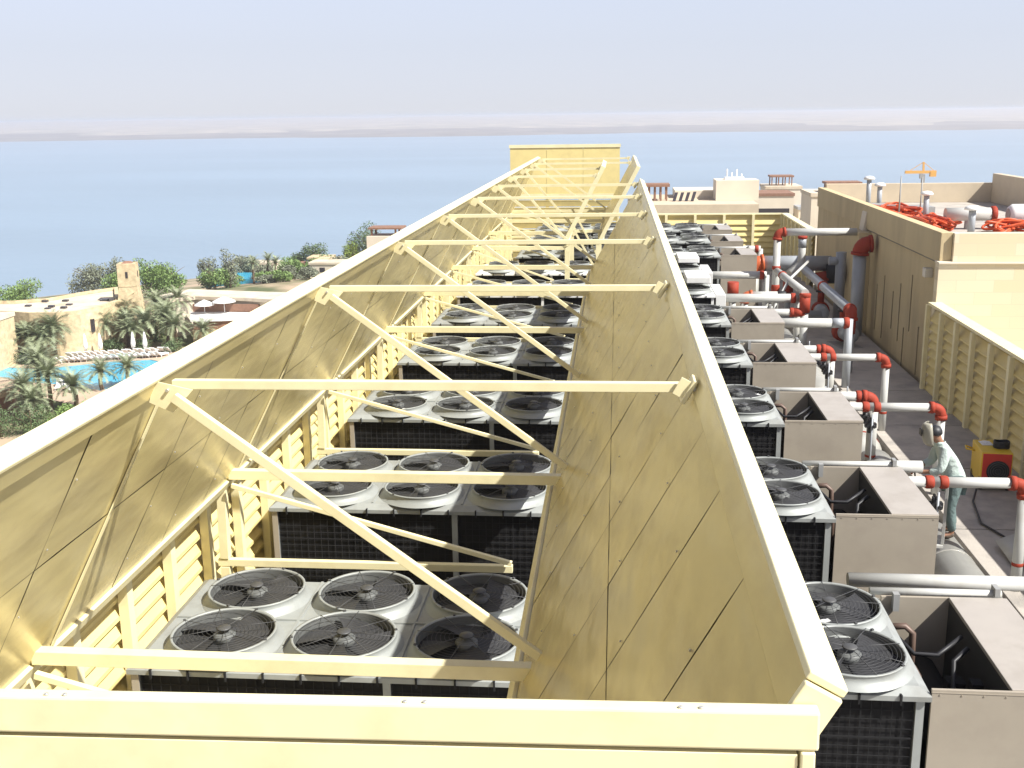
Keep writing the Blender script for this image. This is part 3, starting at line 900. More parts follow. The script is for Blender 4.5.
# insulated mains lying along the yard
mains = [(9.0, 16.9, 'grey clad insulated main pipe the working man stands on'),
         (17.5, 20.7, 'short grey clad main pipe with a domed end beside the welding mask'),
         (21.4, 25.2, 'grey clad main pipe length beside the third and fourth chillers'),
         (25.9, 33.0, 'farthest grey clad main pipe length, in the shade of the plant room')]
for i, (a, b_, lab) in enumerate(mains):
    t = pipe_thing(lab, (4.95, a, FLOOR), name='insulated_main', group='insulated mains along the yard')
    L = b_ - a; r = 0.40; zc = 0.40
    m_ = MB()
    pts, rs = [], []
    for s_ in (1.0, .97, .88, .7, .45, 0.2, 0.0):
        pts.append((0, 0.35 * (1 - math.sqrt(max(0, 1 - s_ * s_))) if False else 0.35 * s_ * 0 + (0.30 - 0.30 * math.sqrt(max(0, 1 - (s_) ** 2))), zc)); rs.append(r * math.sqrt(max(0.02, 1 - s_ ** 2)))
    pts2 = [(0, 0.32 * (1 - math.cos(a_)), zc) for a_ in [i_ * math.pi / 12 for i_ in range(7)]]
    rs2 = [max(0.01, r * math.sin(a_)) for a_ in [i_ * math.pi / 12 for i_ in range(7)]]
    m_.tube(pts2 + [(0, L, zc)], rs2 + [r], 24)
    m_.build('pipe', M['clad'], t)
    st = MB()
    y = 0.9
    while y < L - 0.2:
        st.tube([(0, y, zc), (0, y + 0.02, zc)], r + 0.008, 24); y += 1.15
    st.build('strap', M['zinc'], t)
    if i in (1, 2):
        MB().tube([(0, 0.45, zc), (0, 0.50, zc)], r + 0.014, 24).build('red_band', M['red'], t)
    cr = MB()
    y = 0.6
    while y < L:
        cr.box(-0.45, 0.45, y, y + 0.12, 0.0, 0.12); y += 2.4
    cr.build('saddle', M['motor'], t)

# far group of pipes
t = pipe_thing('white pipe stub with a dark red flange, right of the fifth chiller', (4.3, 27.9, FLOOR))
run(t, [(3.9, 27.9, -5.2), (5.42, 27.9, -5.2)], 0.12); run(t, [(5.42, 27.9, -5.2), (5.72, 27.9, -5.2)], 0.125, 'pipe_grey')
ring(t, (5.78, 27.9, -5.2), (1, 0, 0), 0.12, 0.14); run(t, [(5.85, 27.9, -5.1), (5.85, 27.9, FLOOR)], 0.1, 'pipe_grey', 'riser')
t = pipe_thing('red tee fitting where the receding white pipe ends, right of the fifth chiller', (5.33, 31.4, FLOOR), name='pipe_tee')
run(t, [(5.33, 31.4, -5.55), (5.33, 31.4, -5.05)], 0.15, 'red', 'tee'); run(t, [(5.33, 31.4, -5.55), (4.98, 31.4, -5.55)], 0.13, 'red', 'tee')
ring(t, (5.33, 31.4, -5.06), (0, 0, 1), 0.13, 0.12); ring(t, (4.98, 31.4, -5.55), (1, 0, 0), 0.11, 0.12)
run(t, [(5.33, 31.4, -5.6), (5.33, 31.4, FLOOR)], 0.11, 'pipe', 'riser'); run(t, [(4.98, 31.4, -5.55), (4.2, 31.4, -5.55)], 0.10)
t = pipe_thing('white pipe running away from the red tee to the tall riser with a red elbow', (5.2, 34.0, FLOOR))
run(t, [(5.33, 31.4, -5.0), (5.16, 35.85, -5.0)], 0.115); ring(t, (5.2, 34.9, -5.0), (0, 1, 0), 0.11, 0.14)
t = pipe_thing('grey pipe running along the plant room wall with a red coupling in its middle', (6.3, 33.5, FLOOR))
run(t, [(6.33, 37.6, -5.2), (6.25, 29.8, -5.2)], 0.135, 'pipe_grey'); ring(t, (6.29, 34.0, -5.2), (0, 1, 0), 0.13, 0.16)
bend(t, (6.3, 33, -5.2), (6.25, 29.6, -5.2), (6.25, 29.6, -8), 0.2, 0.13); run(t, [(6.25, 29.6, -5.35), (6.25, 29.6, -5.8)], 0.13, 'red', 'riser'); run(t, [(6.25, 29.6, -5.8), (6.25, 29.6, FLOOR)], 0.11, 'pipe_grey', 'riser')
t = pipe_thing('tall white riser with a red elbow and a level pipe into the plant room wall', (5.15, 36.0, FLOOR))
run(t, [(5.15, 36, -6.9), (5.15, 36, -3.9)], 0.115, name='riser'); bend(t, (5.15, 36, -6), (5.15, 36, -3.76), (8, 36, -3.76), 0.2, 0.115)
run(t, [(5.33, 36, -3.76), (7.61, 36, -3.76)], 0.12); ring(t, (5.15, 36, -4.9), (0, 0, 1), 0.11, 0.12); ring(t, (5.15, 36, -5.6), (0, 0, 1), 0.11, 0.3)
t = pipe_thing('thick grey main with an orange elbow and a black wall flange, far in the yard', (4.9, 39.3, FLOOR))
run(t, [(5.1, 39.3, -5.2), (7.5, 39.3, -5.2)], 0.27, 'pipe_grey'); bend(t, (6, 39.3, -5.2), (4.75, 39.3, -5.2), (4.75, 39.0, -8), 0.38, 0.24, 'orange')
run(t, [(7.3, 39.3, -5.5), (7.86, 39.3, -5.5)], 0.42, 'black', 'wall_flange'); run(t, [(4.75, 39.0, -5.6), (4.75, 39.0, FLOOR)], 0.25, 'clad', 'riser')
run(t, [(6.9, 39.0, -5.7), (7.6, 39.2, -5.6)], 0.2, 'red', 'tee')
for (y, x0, x1, z, lab) in ((36.4, 2.7, 4.9, -5.2, 'level white pipe above the last beige cabinets, left of the tall riser'),
                            (31.75, 2.9, 5.2, -5.2, 'level white pipe crossing from the nearer white chiller to the red tee'),
                            (43.6, 3.6, 5.6, -5.2, 'farthest level white pipe with a small red valve, before the yellow louvre wall'),
                            (40.6, 3.9, 5.0, -5.3, 'short thick white pipe beside the orange elbow')):
    t = pipe_thing(lab, (x0, y, FLOOR))
    run(t, [(x0, y, z), (x1, y, z)], 0.125)
    ring(t, (x1 - 0.15, y, z), (1, 0, 0), 0.12, 0.14)
    run(t, [(x1, y, z), (x1, y, FLOOR)], 0.1, name='riser')
    if y > 40: ring(t, (4.75, y, z - .05), (0, 0, 1), 0.15, 0.4, name='valve')
t = pipe_thing('upright pipe with a red capped top between the white chillers and the riser', (3.5, 33.2, FLOOR))
run(t, [(3.5, 33.2, FLOOR), (3.5, 33.2, -5.4)], 0.10, name='riser'); run(t, [(3.5, 33.2, -5.4), (3.5, 33.2, -4.95)], 0.17, 'red', 'cap'); ring(t, (3.5, 33.2, -5.5), (0, 0, 1), 0.12, 0.12, 'black')
t = pipe_thing('white pipe with an orange-red elbow at its left end, beside the red capped upright', (3.8, 33.0, FLOOR))
run(t, [(3.95, 32.6, -5.25), (4.75, 32.6, -5.25)], 0.11); bend(t, (4.6, 32.6, -5.25), (3.78, 32.6, -5.25), (3.78, 32.6, -8), 0.18, 0.11, 'orange'); run(t, [(3.78, 32.6, -5.4), (3.78, 32.6, FLOOR)], 0.11, name='riser')
ring(t, (4.85, 32.6, -5.25), (1, 0, 0), 0.1, 0.25, 'black')
t = pipe_thing('bent white pipe stub with a red cap in front of the far louvre wall', (6.3, 38.5, FLOOR))
run(t, [(6.35, 38.5, -4.2), (6.35, 38.5, -5.0), (6.3, 38.5, -5.15), (5.9, 38.2, -5.4)], 0.13); ring(t, (6.35, 38.5, -4.2), (0, 0, 1), 0.13, 0.1)
run(t, [(6.35, 38.5, -4.22), (6.35, 38.5, -4.55)], 0.135, 'pipe_grey')
t = tag(MB().tube([(6.25, 36.5, -4.75), (5.7, 34.8, -4.8), (5.2, 33.6, -4.95), (4.7, 32.6, -5.5), (4.5, 32.2, -6.1)], 0.045, 8).build('hose', M['pipe']), 'thin pale hose sagging from the pipes by the plant room to the deck', 'hose')
t = pipe_thing('tall grey pipe on the plant room wall with a dark red elbow at its top', (7.5, 34.8, FLOOR), name='wall_pipe')
run(t, [(7.5, 34.8, FLOOR), (7.5, 34.8, -4.2)], 0.2, 'pipe_grey', seg=18); bend(t, (7.5, 34.8, -6), (7.5, 34.8, -4.0), (9, 34.8, -4.0), 0.3, 0.2, 'red')
t = pipe_thing('dark grey upright pipe behind the wall pilaster', (7.45, 37.6, FLOOR), name='wall_pipe')
run(t, [(7.5, 37.6, FLOOR), (7.5, 37.6, -4.6)], 0.17, 'pipe_grey'); run(t, [(7.5, 37.6, -4.9), (7.1, 37.6, -4.9)], 0.14, 'pipe_grey', 'branch')

def pump(x, y, rz, lab):
    t = thing('pump', lab, 'pump', (x, y, FLOOR), rz)
    MB().box(-.35, .35, -.5, .6, 0, .25).build('plinth', M['conc'], t, bevel=0.01)
    MB().tube([(0, -.42, .62), (0, -.4, .62), (0, .1, .62), (0, .14, .62)], [.12, .24, .24, .14], 16).build('motor', M['pipe_grey'], t)
    MB().tube([(0, .14, .6), (0, .2, .6), (0, .42, .6), (0, .46, .6)], [.16, .3, .3, .18], 18).build('casing', M['red'], t)
    MB().tube([(0, .3, .85), (0, .3, 1.5)], .11, 12).build('outlet', M['red'], t)
    MB().tube([(0, .3, 1.22), (0, .3, 1.28)], .18, 12).build('flange', M['black'], t)
pump(6.9, 33.2, 0.2, 'nearer red cased pump with a grey motor beside the plant room wall')
pump(6.8, 36.9, -0.1, 'farther red cased pump with a grey motor beside the plant room wall')
t = pipe_thing('upright pipe with a red gate valve in front of the thick grey main', (5.8, 37.6, FLOOR))
run(t, [(5.8, 37.6, FLOOR), (5.8, 37.6, -5.6)], 0.1, 'pipe_grey', 'riser'); run(t, [(5.8, 37.6, -5.95), (5.8, 37.6, -5.45)], 0.17, 'red', 'valve')
run(t, [(5.8, 37.6, -5.42), (5.8, 37.6, -5.38)], 0.16, 'black', 'handwheel')
t = pipe_thing('low dark pipe with two red flanges crossing the deck near the farther pump', (4.6, 35.2, FLOOR))
run(t, [(4.4, 35.2, -6.3), (6.5, 35.2, -6.3)], 0.14, 'pipe_grey'); ring(t, (5.0, 35.2, -6.3), (1, 0, 0), 0.16, 0.1); ring(t, (5.9, 35.2, -6.3), (1, 0, 0), 0.16, 0.1)
run(t, [(4.4, 35.2, -6.3), (4.4, 35.2, FLOOR)], 0.13, 'pipe_grey', 'leg')

# ---------------------------------------------------------------- plant room block on the right
t = thing('plant_room', 'plastered plant room block with a bright stone front and orange hoses on its roof', 'building', (7.9, 27.9, FLOOR))
W, D = 6.6, 17.2
top, led, rf = -2.95 - FLOOR, -3.70 - FLOOR, -3.55 - FLOOR
MB().box(0.10, 0.30, 0.22, D, 0.0, led).build('side_wall', M['plaster'], t)
MB().box(0.045, 0.32, 0.05, D, led + 0.012, top).build('side_parapet', M['plaster'], t, bevel=0.01)
MB().box(0.0, W + 4, -0.10, 0.195, 0.0, led).build('front_wall', M['stone'], t)
MB().box(-0.02, W + 4, -0.16, 0.20, led + 0.001, led + 0.05).build('ledge', M['whitewall'], t, bevel=0.005)
MB().box(0.33, W + 4, -0.06, 0.22, led + 0.052, top - 0.004).build('front_parapet', M['stone'], t, bevel=0.01)
MB().box(0.33, W + 4, 0.225, D, rf - 0.2, rf).build('roof', M['slab'], t)
MB().box(0.32, W + 4, D - 0.25, D, rf + 0.003, top + 0.14).build('rear_parapet', M['render'], t, bevel=0.01)
MB().box(W, W + 0.3, 6.0, D - 0.26, rf + 0.003, top + 0.5).build('inner_wall', M['render'], t, bevel=0.01)
MB().box(-0.28, 0.098, 7.75, 8.9, 0.0, led - 0.05).build('pilaster', M['plaster'], t, bevel=0.01)
cr = MB()
for (y, z0, z1) in ((2.55, 1.2, 2.75), (3.7, 0.7, 2.35), (4.5, 0.9, 2.0), (5.6, 0.4, 2.3), (6.5, 0.5, 1.9), (1.6, 0.2, 1.5), (3.1, 0.1, 1.2)):
    cr.box(0.08, 0.098, y, y + 0.03, z0, z1)
cr.build('conduit', mat_once('conduit_grey', (0.27, 0.22, 0.145), 0.8), t)
MB().box(-0.10, 0.098, 0.7, 0.95, led - 0.45, led - 0.22).build('wall_lamp', M['zinc'], t, bevel=0.01)
MB().box(0.045, 0.099, 0.225, 8.0, led - 0.01, led + 0.011).build('drip_joint', mat_once('joint_grey', (0.2, 0.18, 0.15), 0.8), t)
br = MB()
br.add([(-0.05, 8.3, led - 0.05), (0.09, 8.3, led - 0.05), (0.09, 8.3, led + 0.62), (0.02, 8.3, led + 0.5), (-0.05, 8.9, led - 0.05), (0.09, 8.9, led - 0.05), (0.09, 8.9, led + 0.62), (0.02, 8.9, led + 0.5)],
       [(0, 1, 2, 3), (7, 6, 5, 4), (0, 4, 5, 1), (1, 5, 6, 2), (2, 6, 7, 3), (3, 7, 4, 0)])
br.build('patched_opening', M['whitewall'], t)

RZ = -3.55
def vent(x, y, h, r, label, cap=True, name='vent_pipe'):
    t = thing(name, label, 'vent pipe', (x, y, RZ))
    MB().tube([(0, 0, 0), (0, 0, h)], r, 12).build('pipe', M['pipe_grey'], t)
    if cap: MB().lathe([(0.0, h + 0.10), (r * 1.6, h + 0.08), (r * 2.3, h + 0.02), (r * 2.3, h - 0.03), (r, h - 0.05)], seg=16).build('cap', M['white_metal'], t)
vent(9.05, 41.2, 1.15, 0.085, 'taller of the two grey vent pipes at the far corner of the plant room')
vent(9.3, 40.6, 0.95, 0.085, 'shorter of the two grey vent pipes at the far corner of the plant room')
vent(9.75, 36.2, 0.95, 0.085, 'grey vent pipe with a white cap standing in the orange hoses')
vent(10.2, 33.0, 0.75, 0.1, 'grey vent pipe with a white cap nearest the stone front')
for (x, y, h, lab) in ((9.2, 37.3, 1.45, 'thin bare rod standing left of the capped vent on the plant room roof'), (9.95, 37.6, 1.4, 'thin bare rod standing right behind the capped vent on the plant room roof')):
    tag(MB().tube([(0, 0, 0), (0, 0, h)], [0.03, 0.018], 6).build('roof_rod', M['motor'], loc=(x, y, RZ)), lab, 'rod')
def hose_pile(x, y, sx, sy, n, label, seed):
    rnd = random.Random(seed)
    b = MB()
    for i in range(n):
        f1, f2, p1, p2, p3 = rnd.uniform(1.6, 3.2), rnd.uniform(2.2, 4.0), rnd.uniform(0, 6.28), rnd.uniform(0, 6.28), rnd.uniform(0, 6.28)
        k1, k2 = rnd.uniform(0.55, 1.0), rnd.uniform(0.55, 1.0)
        pts = []
        for j in range(60):
            u_ = 2 * math.pi * j / 59
            pts.append((sx * k1 * math.sin(f1 * u_ + p1), sy * k2 * math.sin(f2 * u_ + p2) * 0.8 + sy * 0.2 * math.sin(u_ + p3), 0.16 + 0.12 * math.sin(1.7 * f1 * u_ + p3) + 0.03 * i))
        b.tube(pts, 0.038, 6)
    tag(b.build('hose_heap', M['hose'], loc=(x, y, RZ)), label, 'hose')
hose_pile(9.3, 38.6, 0.7, 1.9, 5, 'tangled heap of orange hose along the left edge of the plant room roof', 3)
hose_pile(9.6, 34.8, 0.45, 1.6, 4, 'smaller tangle of orange hose near the front of the plant room roof', 5)
hose_pile(11.6, 33.6, 0.9, 0.5, 4, 'low heap of orange hose in front of the white tank', 8)
t = pipe_thing('grey roof pipe with a red coupling beside the white tank', (10.6, 34.6, RZ))
run(t, [(9.9, 34.6, -3.1), (11.3, 34.6, -3.1)], 0.2, 'pipe'); ring(t, (11.3, 34.6, -3.1), (1, 0, 0), 0.2, 0.16); run(t, [(10.6, 34.6, -3.1), (10.6, 34.6, RZ)], 0.12, 'pipe_grey', 'leg')
t = thing('roof_tank', 'white horizontal tank on the plant room roof, cut by the right edge', 'tank', (12.35, 34.6, RZ))
MB().tube([(-0.62, 0, .42), (-0.6, 0, .42), (-.5, 0, .42), (1.6, 0, .42), (1.7, 0, .42), (1.75, 0, .42)], [0.15, .26, .33, .33, .26, .15], 22).build('shell', M['white_metal'], t)
MB().tube([(-0.63, 0, .42), (-0.60, 0, .42)], 0.2, 18).build('end_plate', M['motor'], t)
MB().box(-0.3, -0.2, -0.35, 0.35, 0, .3).box(1.2, 1.3, -0.35, .35, 0, .3).build('cradle', M['motor'], t)
t = tag(MB().box(-1.1, 1.1, -0.5, .5, 0, .28).box(-0.9, -.2, -0.4, .4, .281, .36).build('timber_stack', M['motor'], loc=(9.8, 39.8, RZ)), 'grey stack of boards under the orange hose on the plant room roof', 'boards')

# ---------------------------------------------------------------- welder, machine
def skinned(name, pts, edges, radii, material, parent=None, sub=2, root=0):
    me = bpy.data.meshes.new(name)
    me.from_pydata([tuple(p) for p in pts], edges, [])
    me.materials.append(material)
    o = bpy.data.objects.new(name, me)
    col.objects.link(o)
    if parent is not None: o.parent = parent
    sk = o.modifiers.new('skin', 'SKIN')
    sk.use_smooth_shade = True
    for i, r in enumerate(radii):
        d = me.skin_vertices[0].data[i]
        d.radius = (r, r) if not isinstance(r, tuple) else r
        d.use_root = (i == root)
    ss = o.modifiers.new('sub', 'SUBSURF')
    ss.levels = sub; ss.render_levels = sub
    return o
def worker():
    t = thing('person', 'welder in a pale green shirt and tan face shield, leaning over the pipe ends', 'person', (5.05, 16.25, -6.30))
    # facing -x (slightly towards the camera), bent a little forward; local frame, feet at z=0
    pel = (0.04, 0, 0.90); ch = (-0.06, 0, 1.28); nk = (-0.13, 0, 1.47); hd = (-0.20, -0.01, 1.60); tp = (-0.23, -0.01, 1.70)
    shl, shr = (-0.10, -0.19, 1.38), (-0.10, 0.19, 1.38)
    ell, elr = (-0.22, -0.25, 1.10), (-0.22, 0.24, 1.10)
    wrl, wrr = (-0.44, -0.14, 1.05), (-0.46, 0.10, 1.06)
    hl, hr = (-0.52, -0.11, 1.04), (-0.54, 0.07, 1.05)
    hpl, hpr = (0.04, -0.10, 0.86), (0.04, 0.10, 0.86)
    kl, kr = (-0.03, -0.13, 0.47), (0.05, 0.14, 0.47)
    al, ar = (0.03, -0.13, 0.08), (0.12, 0.15, 0.08)
    fl, fr = (-0.13, -0.15, 0.03), (-0.04, 0.17, 0.03)
    lean = lambda p: (p[0] - max(0.0, p[2] - 0.95) * 0.17, p[1], p[2])
    P_ = [pel, (-0.01, 0, 1.08), ch, nk, hd, tp, shl, ell, wrl, hl, shr, elr, wrr, hr, hpl, kl, al, fl, hpr, kr, ar, fr]
    E_ = [(0, 1), (1, 2), (2, 3), (3, 4), (4, 5), (2, 6), (6, 7), (7, 8), (8, 9), (2, 10), (10, 11), (11, 12), (12, 13), (0, 14), (14, 15), (15, 16), (16, 17), (0, 18), (18, 19), (19, 20), (20, 21)]
    rad = [.10, .09, .10, .055, .095, .075, .06, .045, .033, .034, .06, .045, .033, .034, .088, .06, .042, .035, .088, .06, .042, .035]
    body = skinned('body', [lean(p) for p in P_], E_, rad, M['skin'], t, 2)
    # fingers, closed on the torch and on the pipe
    for (h, sgn) in ((hl, -1), (hr, 1)):
        pts, ed, rd = [], [], []
        h = Vector(lean(h))
        pts.append(h); rd.append(0.032)
        for i, (off, ln) in enumerate(((-0.03, .075), (-0.01, .085), (0.01, .08), (0.03, .062))):
            b0 = h + Vector((-0.035, off, 0.005)); b1 = b0 + Vector((-ln * .5, 0, -0.005)); b2 = b1 + Vector((-ln * .25, 0, -ln * .45))
            k0 = len(pts); pts += [b0, b1, b2]; rd += [.011, .010, .008]; ed += [(0, k0), (k0, k0 + 1), (k0 + 1, k0 + 2)]
        k0 = len(pts); pts += [h + Vector((-0.01, -sgn * 0.045, -0.005)), h + Vector((-0.05, -sgn * 0.055, -0.02))]; rd += [.012, .009]; ed += [(0, k0), (k0, k0 + 1)]
        skinned('glove', pts, ed, rd, M['glove'], t, 1)
    # shirt
    S = [(0.045, 0, 0.80), (0.03, 0, 0.94), (-0.01, 0, 1.10), (-0.06, 0, 1.29), (-0.115, 0, 1.42), shl, ell, (-0.37, -0.18, 1.062), shr, elr, (-0.39, 0.15, 1.07)]
    skinned('shirt', [lean(p) for p in S], [(0, 1), (1, 2), (2, 3), (3, 4), (3, 5), (5, 6), (6, 7), (3, 8), (8, 9), (9, 10)],
            [(.17, .20), (.16, .19), (.14, .16), (.145, .175), .085, .088, .072, .055, .088, .072, .055], M['shirt'], t, 2)
    T = [(0.04, 0, 0.90), hpl, kl, (0.03, -0.13, 0.10), hpr, kr, (0.12, 0.15, 0.10)]
    skinned('trousers', T, [(0, 1), (1, 2), (2, 3), (0, 4), (4, 5), (5, 6)], [(.15, .178), .108, .082, .068, .108, .082, .068], M['trouser'], t, 2)
    for (a_, f_) in ((al, fl), (ar, fr)):
        skinned('boot', [(a_[0], a_[1], 0.10), (a_[0], a_[1], 0.045), (f_[0] + .02, f_[1], 0.035)], [(0, 1), (1, 2)], [.055, .05, .042], mat_once('boot_leather', (0.10, 0.075, 0.055), 0.7), t, 1)
    # face shield: curved shell with a dark front plate, worn down over the face
    c = Vector(lean((-0.21, -0.01, 1.62))); sh = MB(); vs = []
    for i in range(9):
        a = R(-82) + R(164) * i / 8
        for j, (z, rr_) in enumerate(((0.16, .075), (0.13, .118), (0.05, .142), (-0.06, .145), (-0.15, .125), (-0.19, .10))):
            vs.append((c.x - math.cos(a) * rr_ * 1.05 - 0.02 + 0.12 * z * -1, c.y + math.sin(a) * rr_, c.z + z))
    sh.add(vs, [(i * 6 + j, i * 6 + j + 1, (i + 1) * 6 + j + 1, (i + 1) * 6 + j) for i in range(8) for j in range(5)], True)
    o = sh.build('face_shield', M['helmet'], t); s_ = o.modifiers.new('solid', 'SOLIDIFY'); s_.thickness = 0.006
    MB().box(c.x - 0.192, c.x - 0.178, c.y - 0.06, c.y + 0.06, c.z - 0.04, c.z + 0.06).build('visor', M['black'], t, bevel=0.004)
    MB().lathe([(0.0, 0.115), (0.07, 0.10), (0.105, 0.05), (0.112, 0.0), (0.10, -0.02)], c=(c.x + 0.02, c.y, c.z + 0.0), seg=20).build('cap', M['black'], t)
    cl = MB().lathe([(0.062, 0), (0.082, 0.02), (0.075, 0.05), (0.062, 0.055)], c=lean((-0.125, 0, 1.435)), seg=16).build('collar', M['shirt'], t)
    return t
worker()
t = thing('welding_torch', 'short dark welding torch held over the open pipe end', 'torch', (4.42, 16.2, -5.25))
MB().tube([(0.05, -0.05, 0.02), (-0.12, -0.06, 0.06), (-0.22, -0.06, -0.03)], [0.018, 0.016, 0.01], 8).build('handle', M['black'], t)
MB().tube([(0.05, -0.05, 0.02), (0.1, -0.1, -0.4), (0.25, -0.3, -1.2), (0.35, -0.2, -1.6)], 0.012, 6).build('cable', M['black'], t)

def welding_machine():
    t = thing('welding_machine', 'yellow and red welding machine standing by the shaded louvre wall', 'welding machine', (7.02, 20.35, -6.86), R(-6))
    MB().box(-0.27, 0.27, -0.40, 0.45, 0.10, 0.74).build('case', M['yellow'], t, bevel=0.015)
    MB().box(-0.25, 0.25, -0.425, -0.402, 0.12, 0.72).build('front_panel', M['enamel_red'], t, bevel=0.01)
    g = MB()
    g.lathe([(0.0, 0.0), (0.19, 0.0), (0.2, 0.015), (0.185, 0.02), (0.0, 0.012)], seg=28)
    o = g.build('fan_grille', M['black'], t, loc=(0.02, -0.426, 0.40)); o.rotation_euler = (R(90), 0, 0)
    g = MB()
    for r in (0.05, 0.09, 0.13, 0.17):
        g.tube([(r * math.cos(a), r * math.sin(a), 0.026) for a in [2 * math.pi * i / 24 for i in range(25)]], 0.005, 4, cap=False)
    gg = g.build('grille_ring', M['guardwire'], o)
    for s in (-1, 1):
        for y in (-0.3, 0.32):
            MB().tube([(s * 0.24 - .03, y, 0.10), (s * 0.24 + .03, y, 0.10)], 0.10, 14).build('wheel', M['black'], t)
    MB().tube([(-0.2, 0.4, .55), (-0.4, 0.42, .62), (-0.42, 0.2, .62), (-0.27, 0.18, .6)], 0.016, 8).build('handle', M['yellow'], t)
welding_machine()
b = MB()
rnd = random.Random(4)
for i in range(4):
    pts = [(0.13 * math.cos(a), 0.12 * math.sin(a), 0.02 + i * 0.03 + 0.01 * math.sin(3 * a)) for a in [2 * math.pi * j / 20 for j in range(21)]]
    b.tube(pts, 0.02, 6, cap=False)
tag(b.build('cable_coil', M['black'], loc=(7.15, 20.3, -6.12)), 'coil of black cable lying on top of the yellow welding machine', 'cable')
tag(MB().box(-0.1, 0.1, -0.13, 0.13, 0, 0.012).box(-0.06, 0.02, -0.05, 0.06, 0.0125, 0.04).build('rag', M['white'], loc=(6.95, 20.55, -6.118)), 'pale crumpled rag on top of the yellow welding machine', 'rag')
tag(MB().tube([(6.75, 20.1, -6.6), (6.4, 19.3, -6.83), (6.2, 18.2, -6.83), (6.5, 17.2, -6.83), (7.1, 17.4, -6.83), (7.6, 17.0, -6.83)], 0.02, 6).build('power_cable', M['black']), 'dark cable trailing over the walkway from the welding machine', 'cable')
t = thing('sheet_metal_scrap', 'bent sheet of metal cladding lying over the walkway edge at the right border', 'sheet metal', (6.45, 16.6, -6.85))
v = []
for i in range(7):
    for j in range(3):
        a = i / 6
        v.append((-0.35 + a * 1.1, -0.3 + j * 0.45, 0.03 + 0.16 * math.sin(a * 3.1) + 0.04 * j))
o = MB().add(v, [(i * 3 + j, i * 3 + j + 1, (i + 1) * 3 + j + 1, (i + 1) * 3 + j) for i in range(6) for j in range(2)], True).build('sheet', M['clad'], t)
s_ = o.modifiers.new('solid', 'SOLIDIFY'); s_.thickness = 0.01
tag(MB().beam((4.9, 12.6, -6.55), (6.3, 12.9, -6.55), 0.1, 0.05).build('timber_plank', M['slab']), 'pale plank laid from the insulated main to the walkway', 'plank')
tag(MB().beam((4.84, 15.75, -6.25), (4.86, 15.8, -5.34), 0.04, 0.04).beam((4.4, 15.72, -6.25), (4.42, 15.76, -5.7), 0.04, 0.04).box(4.38, 4.84, 15.7, 15.76, -6.29, -6.255).build('step_frame', M['pipe']), 'narrow white metal step frame at the feet of the working man', 'step frame')

# ---------------------------------------------------------------- resort on the left
structure(MB().prism([(-68.4, 106.6), (-64.1, 106.7), (-59.8, 106.0), (-56.8, 107.4), (-53.4, 109.5), (-49.4, 110.6), (-45.8, 108.3), (-45.9, 100.0), (-48.6, 97.1), (-53.7, 99.3), (-57.1, 100.0), (-61.6, 102.3), (-65.7, 102.2)], -25.1, -24.90).build('pool_water', M['pool']))
cx, cy = -56.5, 104.2
edge = [(-68.4, 106.6), (-64.1, 106.7), (-59.8, 106.0), (-56.8, 107.4), (-53.4, 109.5), (-49.4, 110.6), (-45.8, 108.3), (-45.9, 100.0), (-48.6, 97.1), (-53.7, 99.3), (-57.1, 100.0), (-61.6, 102.3), (-65.7, 102.2)]
pd = MB()
n = len(edge)
outer = [(cx + (x - cx) * 1.12, cy + (y - cy) * 1.22) for x, y in edge]
outer2 = [(cx + (x - cx) * 1.6, cy + (y - cy) * 2.1) for x, y in edge]
pd.add([(x, y, -24.84) for x, y in edge] + [(x, y, -24.84) for x, y in outer] + [(x, y, -24.93) for x, y in outer2],
       [(i, (i + 1) % n, n + (i + 1) % n, n + i) for i in range(n)] + [(n + i, n + (i + 1) % n, 2 * n + (i + 1) % n, 2 * n + i) for i in range(n)])
pd.add([(x, y, -24.84) for x, y in edge] + [(x, y, -25.05) for x, y in edge], [(i, (i + 1) % n, n + (i + 1) % n, n + i) for i in range(n)])
structure(pd.build('pool_deck', mat('pool_paving', (0.52, 0.39, 0.28), 0.9, var=0.12, scale=0.5)))

# stone bath house
t = thing('stone_building', 'long flat-roofed sandstone building with a rounded front behind the pool', 'building', (-60, 116, -25))
def loc2(p): return [(x + 60, y - 116) for x, y in p]
foot = [(-75, 113.2), (-68.7, 112.0), (-65.6, 111.6), (-62.5, 110.8), (-59.5, 110.9), (-57.4, 112.0), (-56.5, 114.5), (-56.3, 119.3), (-60.9, 129.0), (-63.3, 125.5), (-64.4, 122.6), (-65.5, 120.2), (-68.5, 118.6), (-75, 118.0)]
MB().prism(loc2(foot), 0, 4.75).build('wall', M['sand'], t)
c_ = loc2(foot); gx = sum(p[0] for p in c_) / len(c_); gy = sum(p[1] for p in c_) / len(c_)
MB().prism([(gx + (x - gx) * 0.93, gy + (y - gy) * 0.93) for x, y in c_], 4.755, 4.80).build('roof', M['whiteroof'], t)
pr = MB(); n = len(c_)
inn = [(gx + (x - gx) * 0.945, gy + (y - gy) * 0.945) for x, y in c_]
pr.add([(x, y, 4.752) for x, y in c_] + [(x, y, 5.15) for x, y in c_] + [(x, y, 5.15) for x, y in inn] + [(x, y, 4.81) for x, y in inn],
       [(i, (i + 1) % n, n + (i + 1) % n, n + i) for i in range(n)] + [(n + i, n + (i + 1) % n, 2 * n + (i + 1) % n, 2 * n + i) for i in range(n)] + [(2 * n + i, 2 * n + (i + 1) % n, 3 * n + (i + 1) % n, 3 * n + i) for i in range(n)])
pr.build('parapet', M['sand'], t)
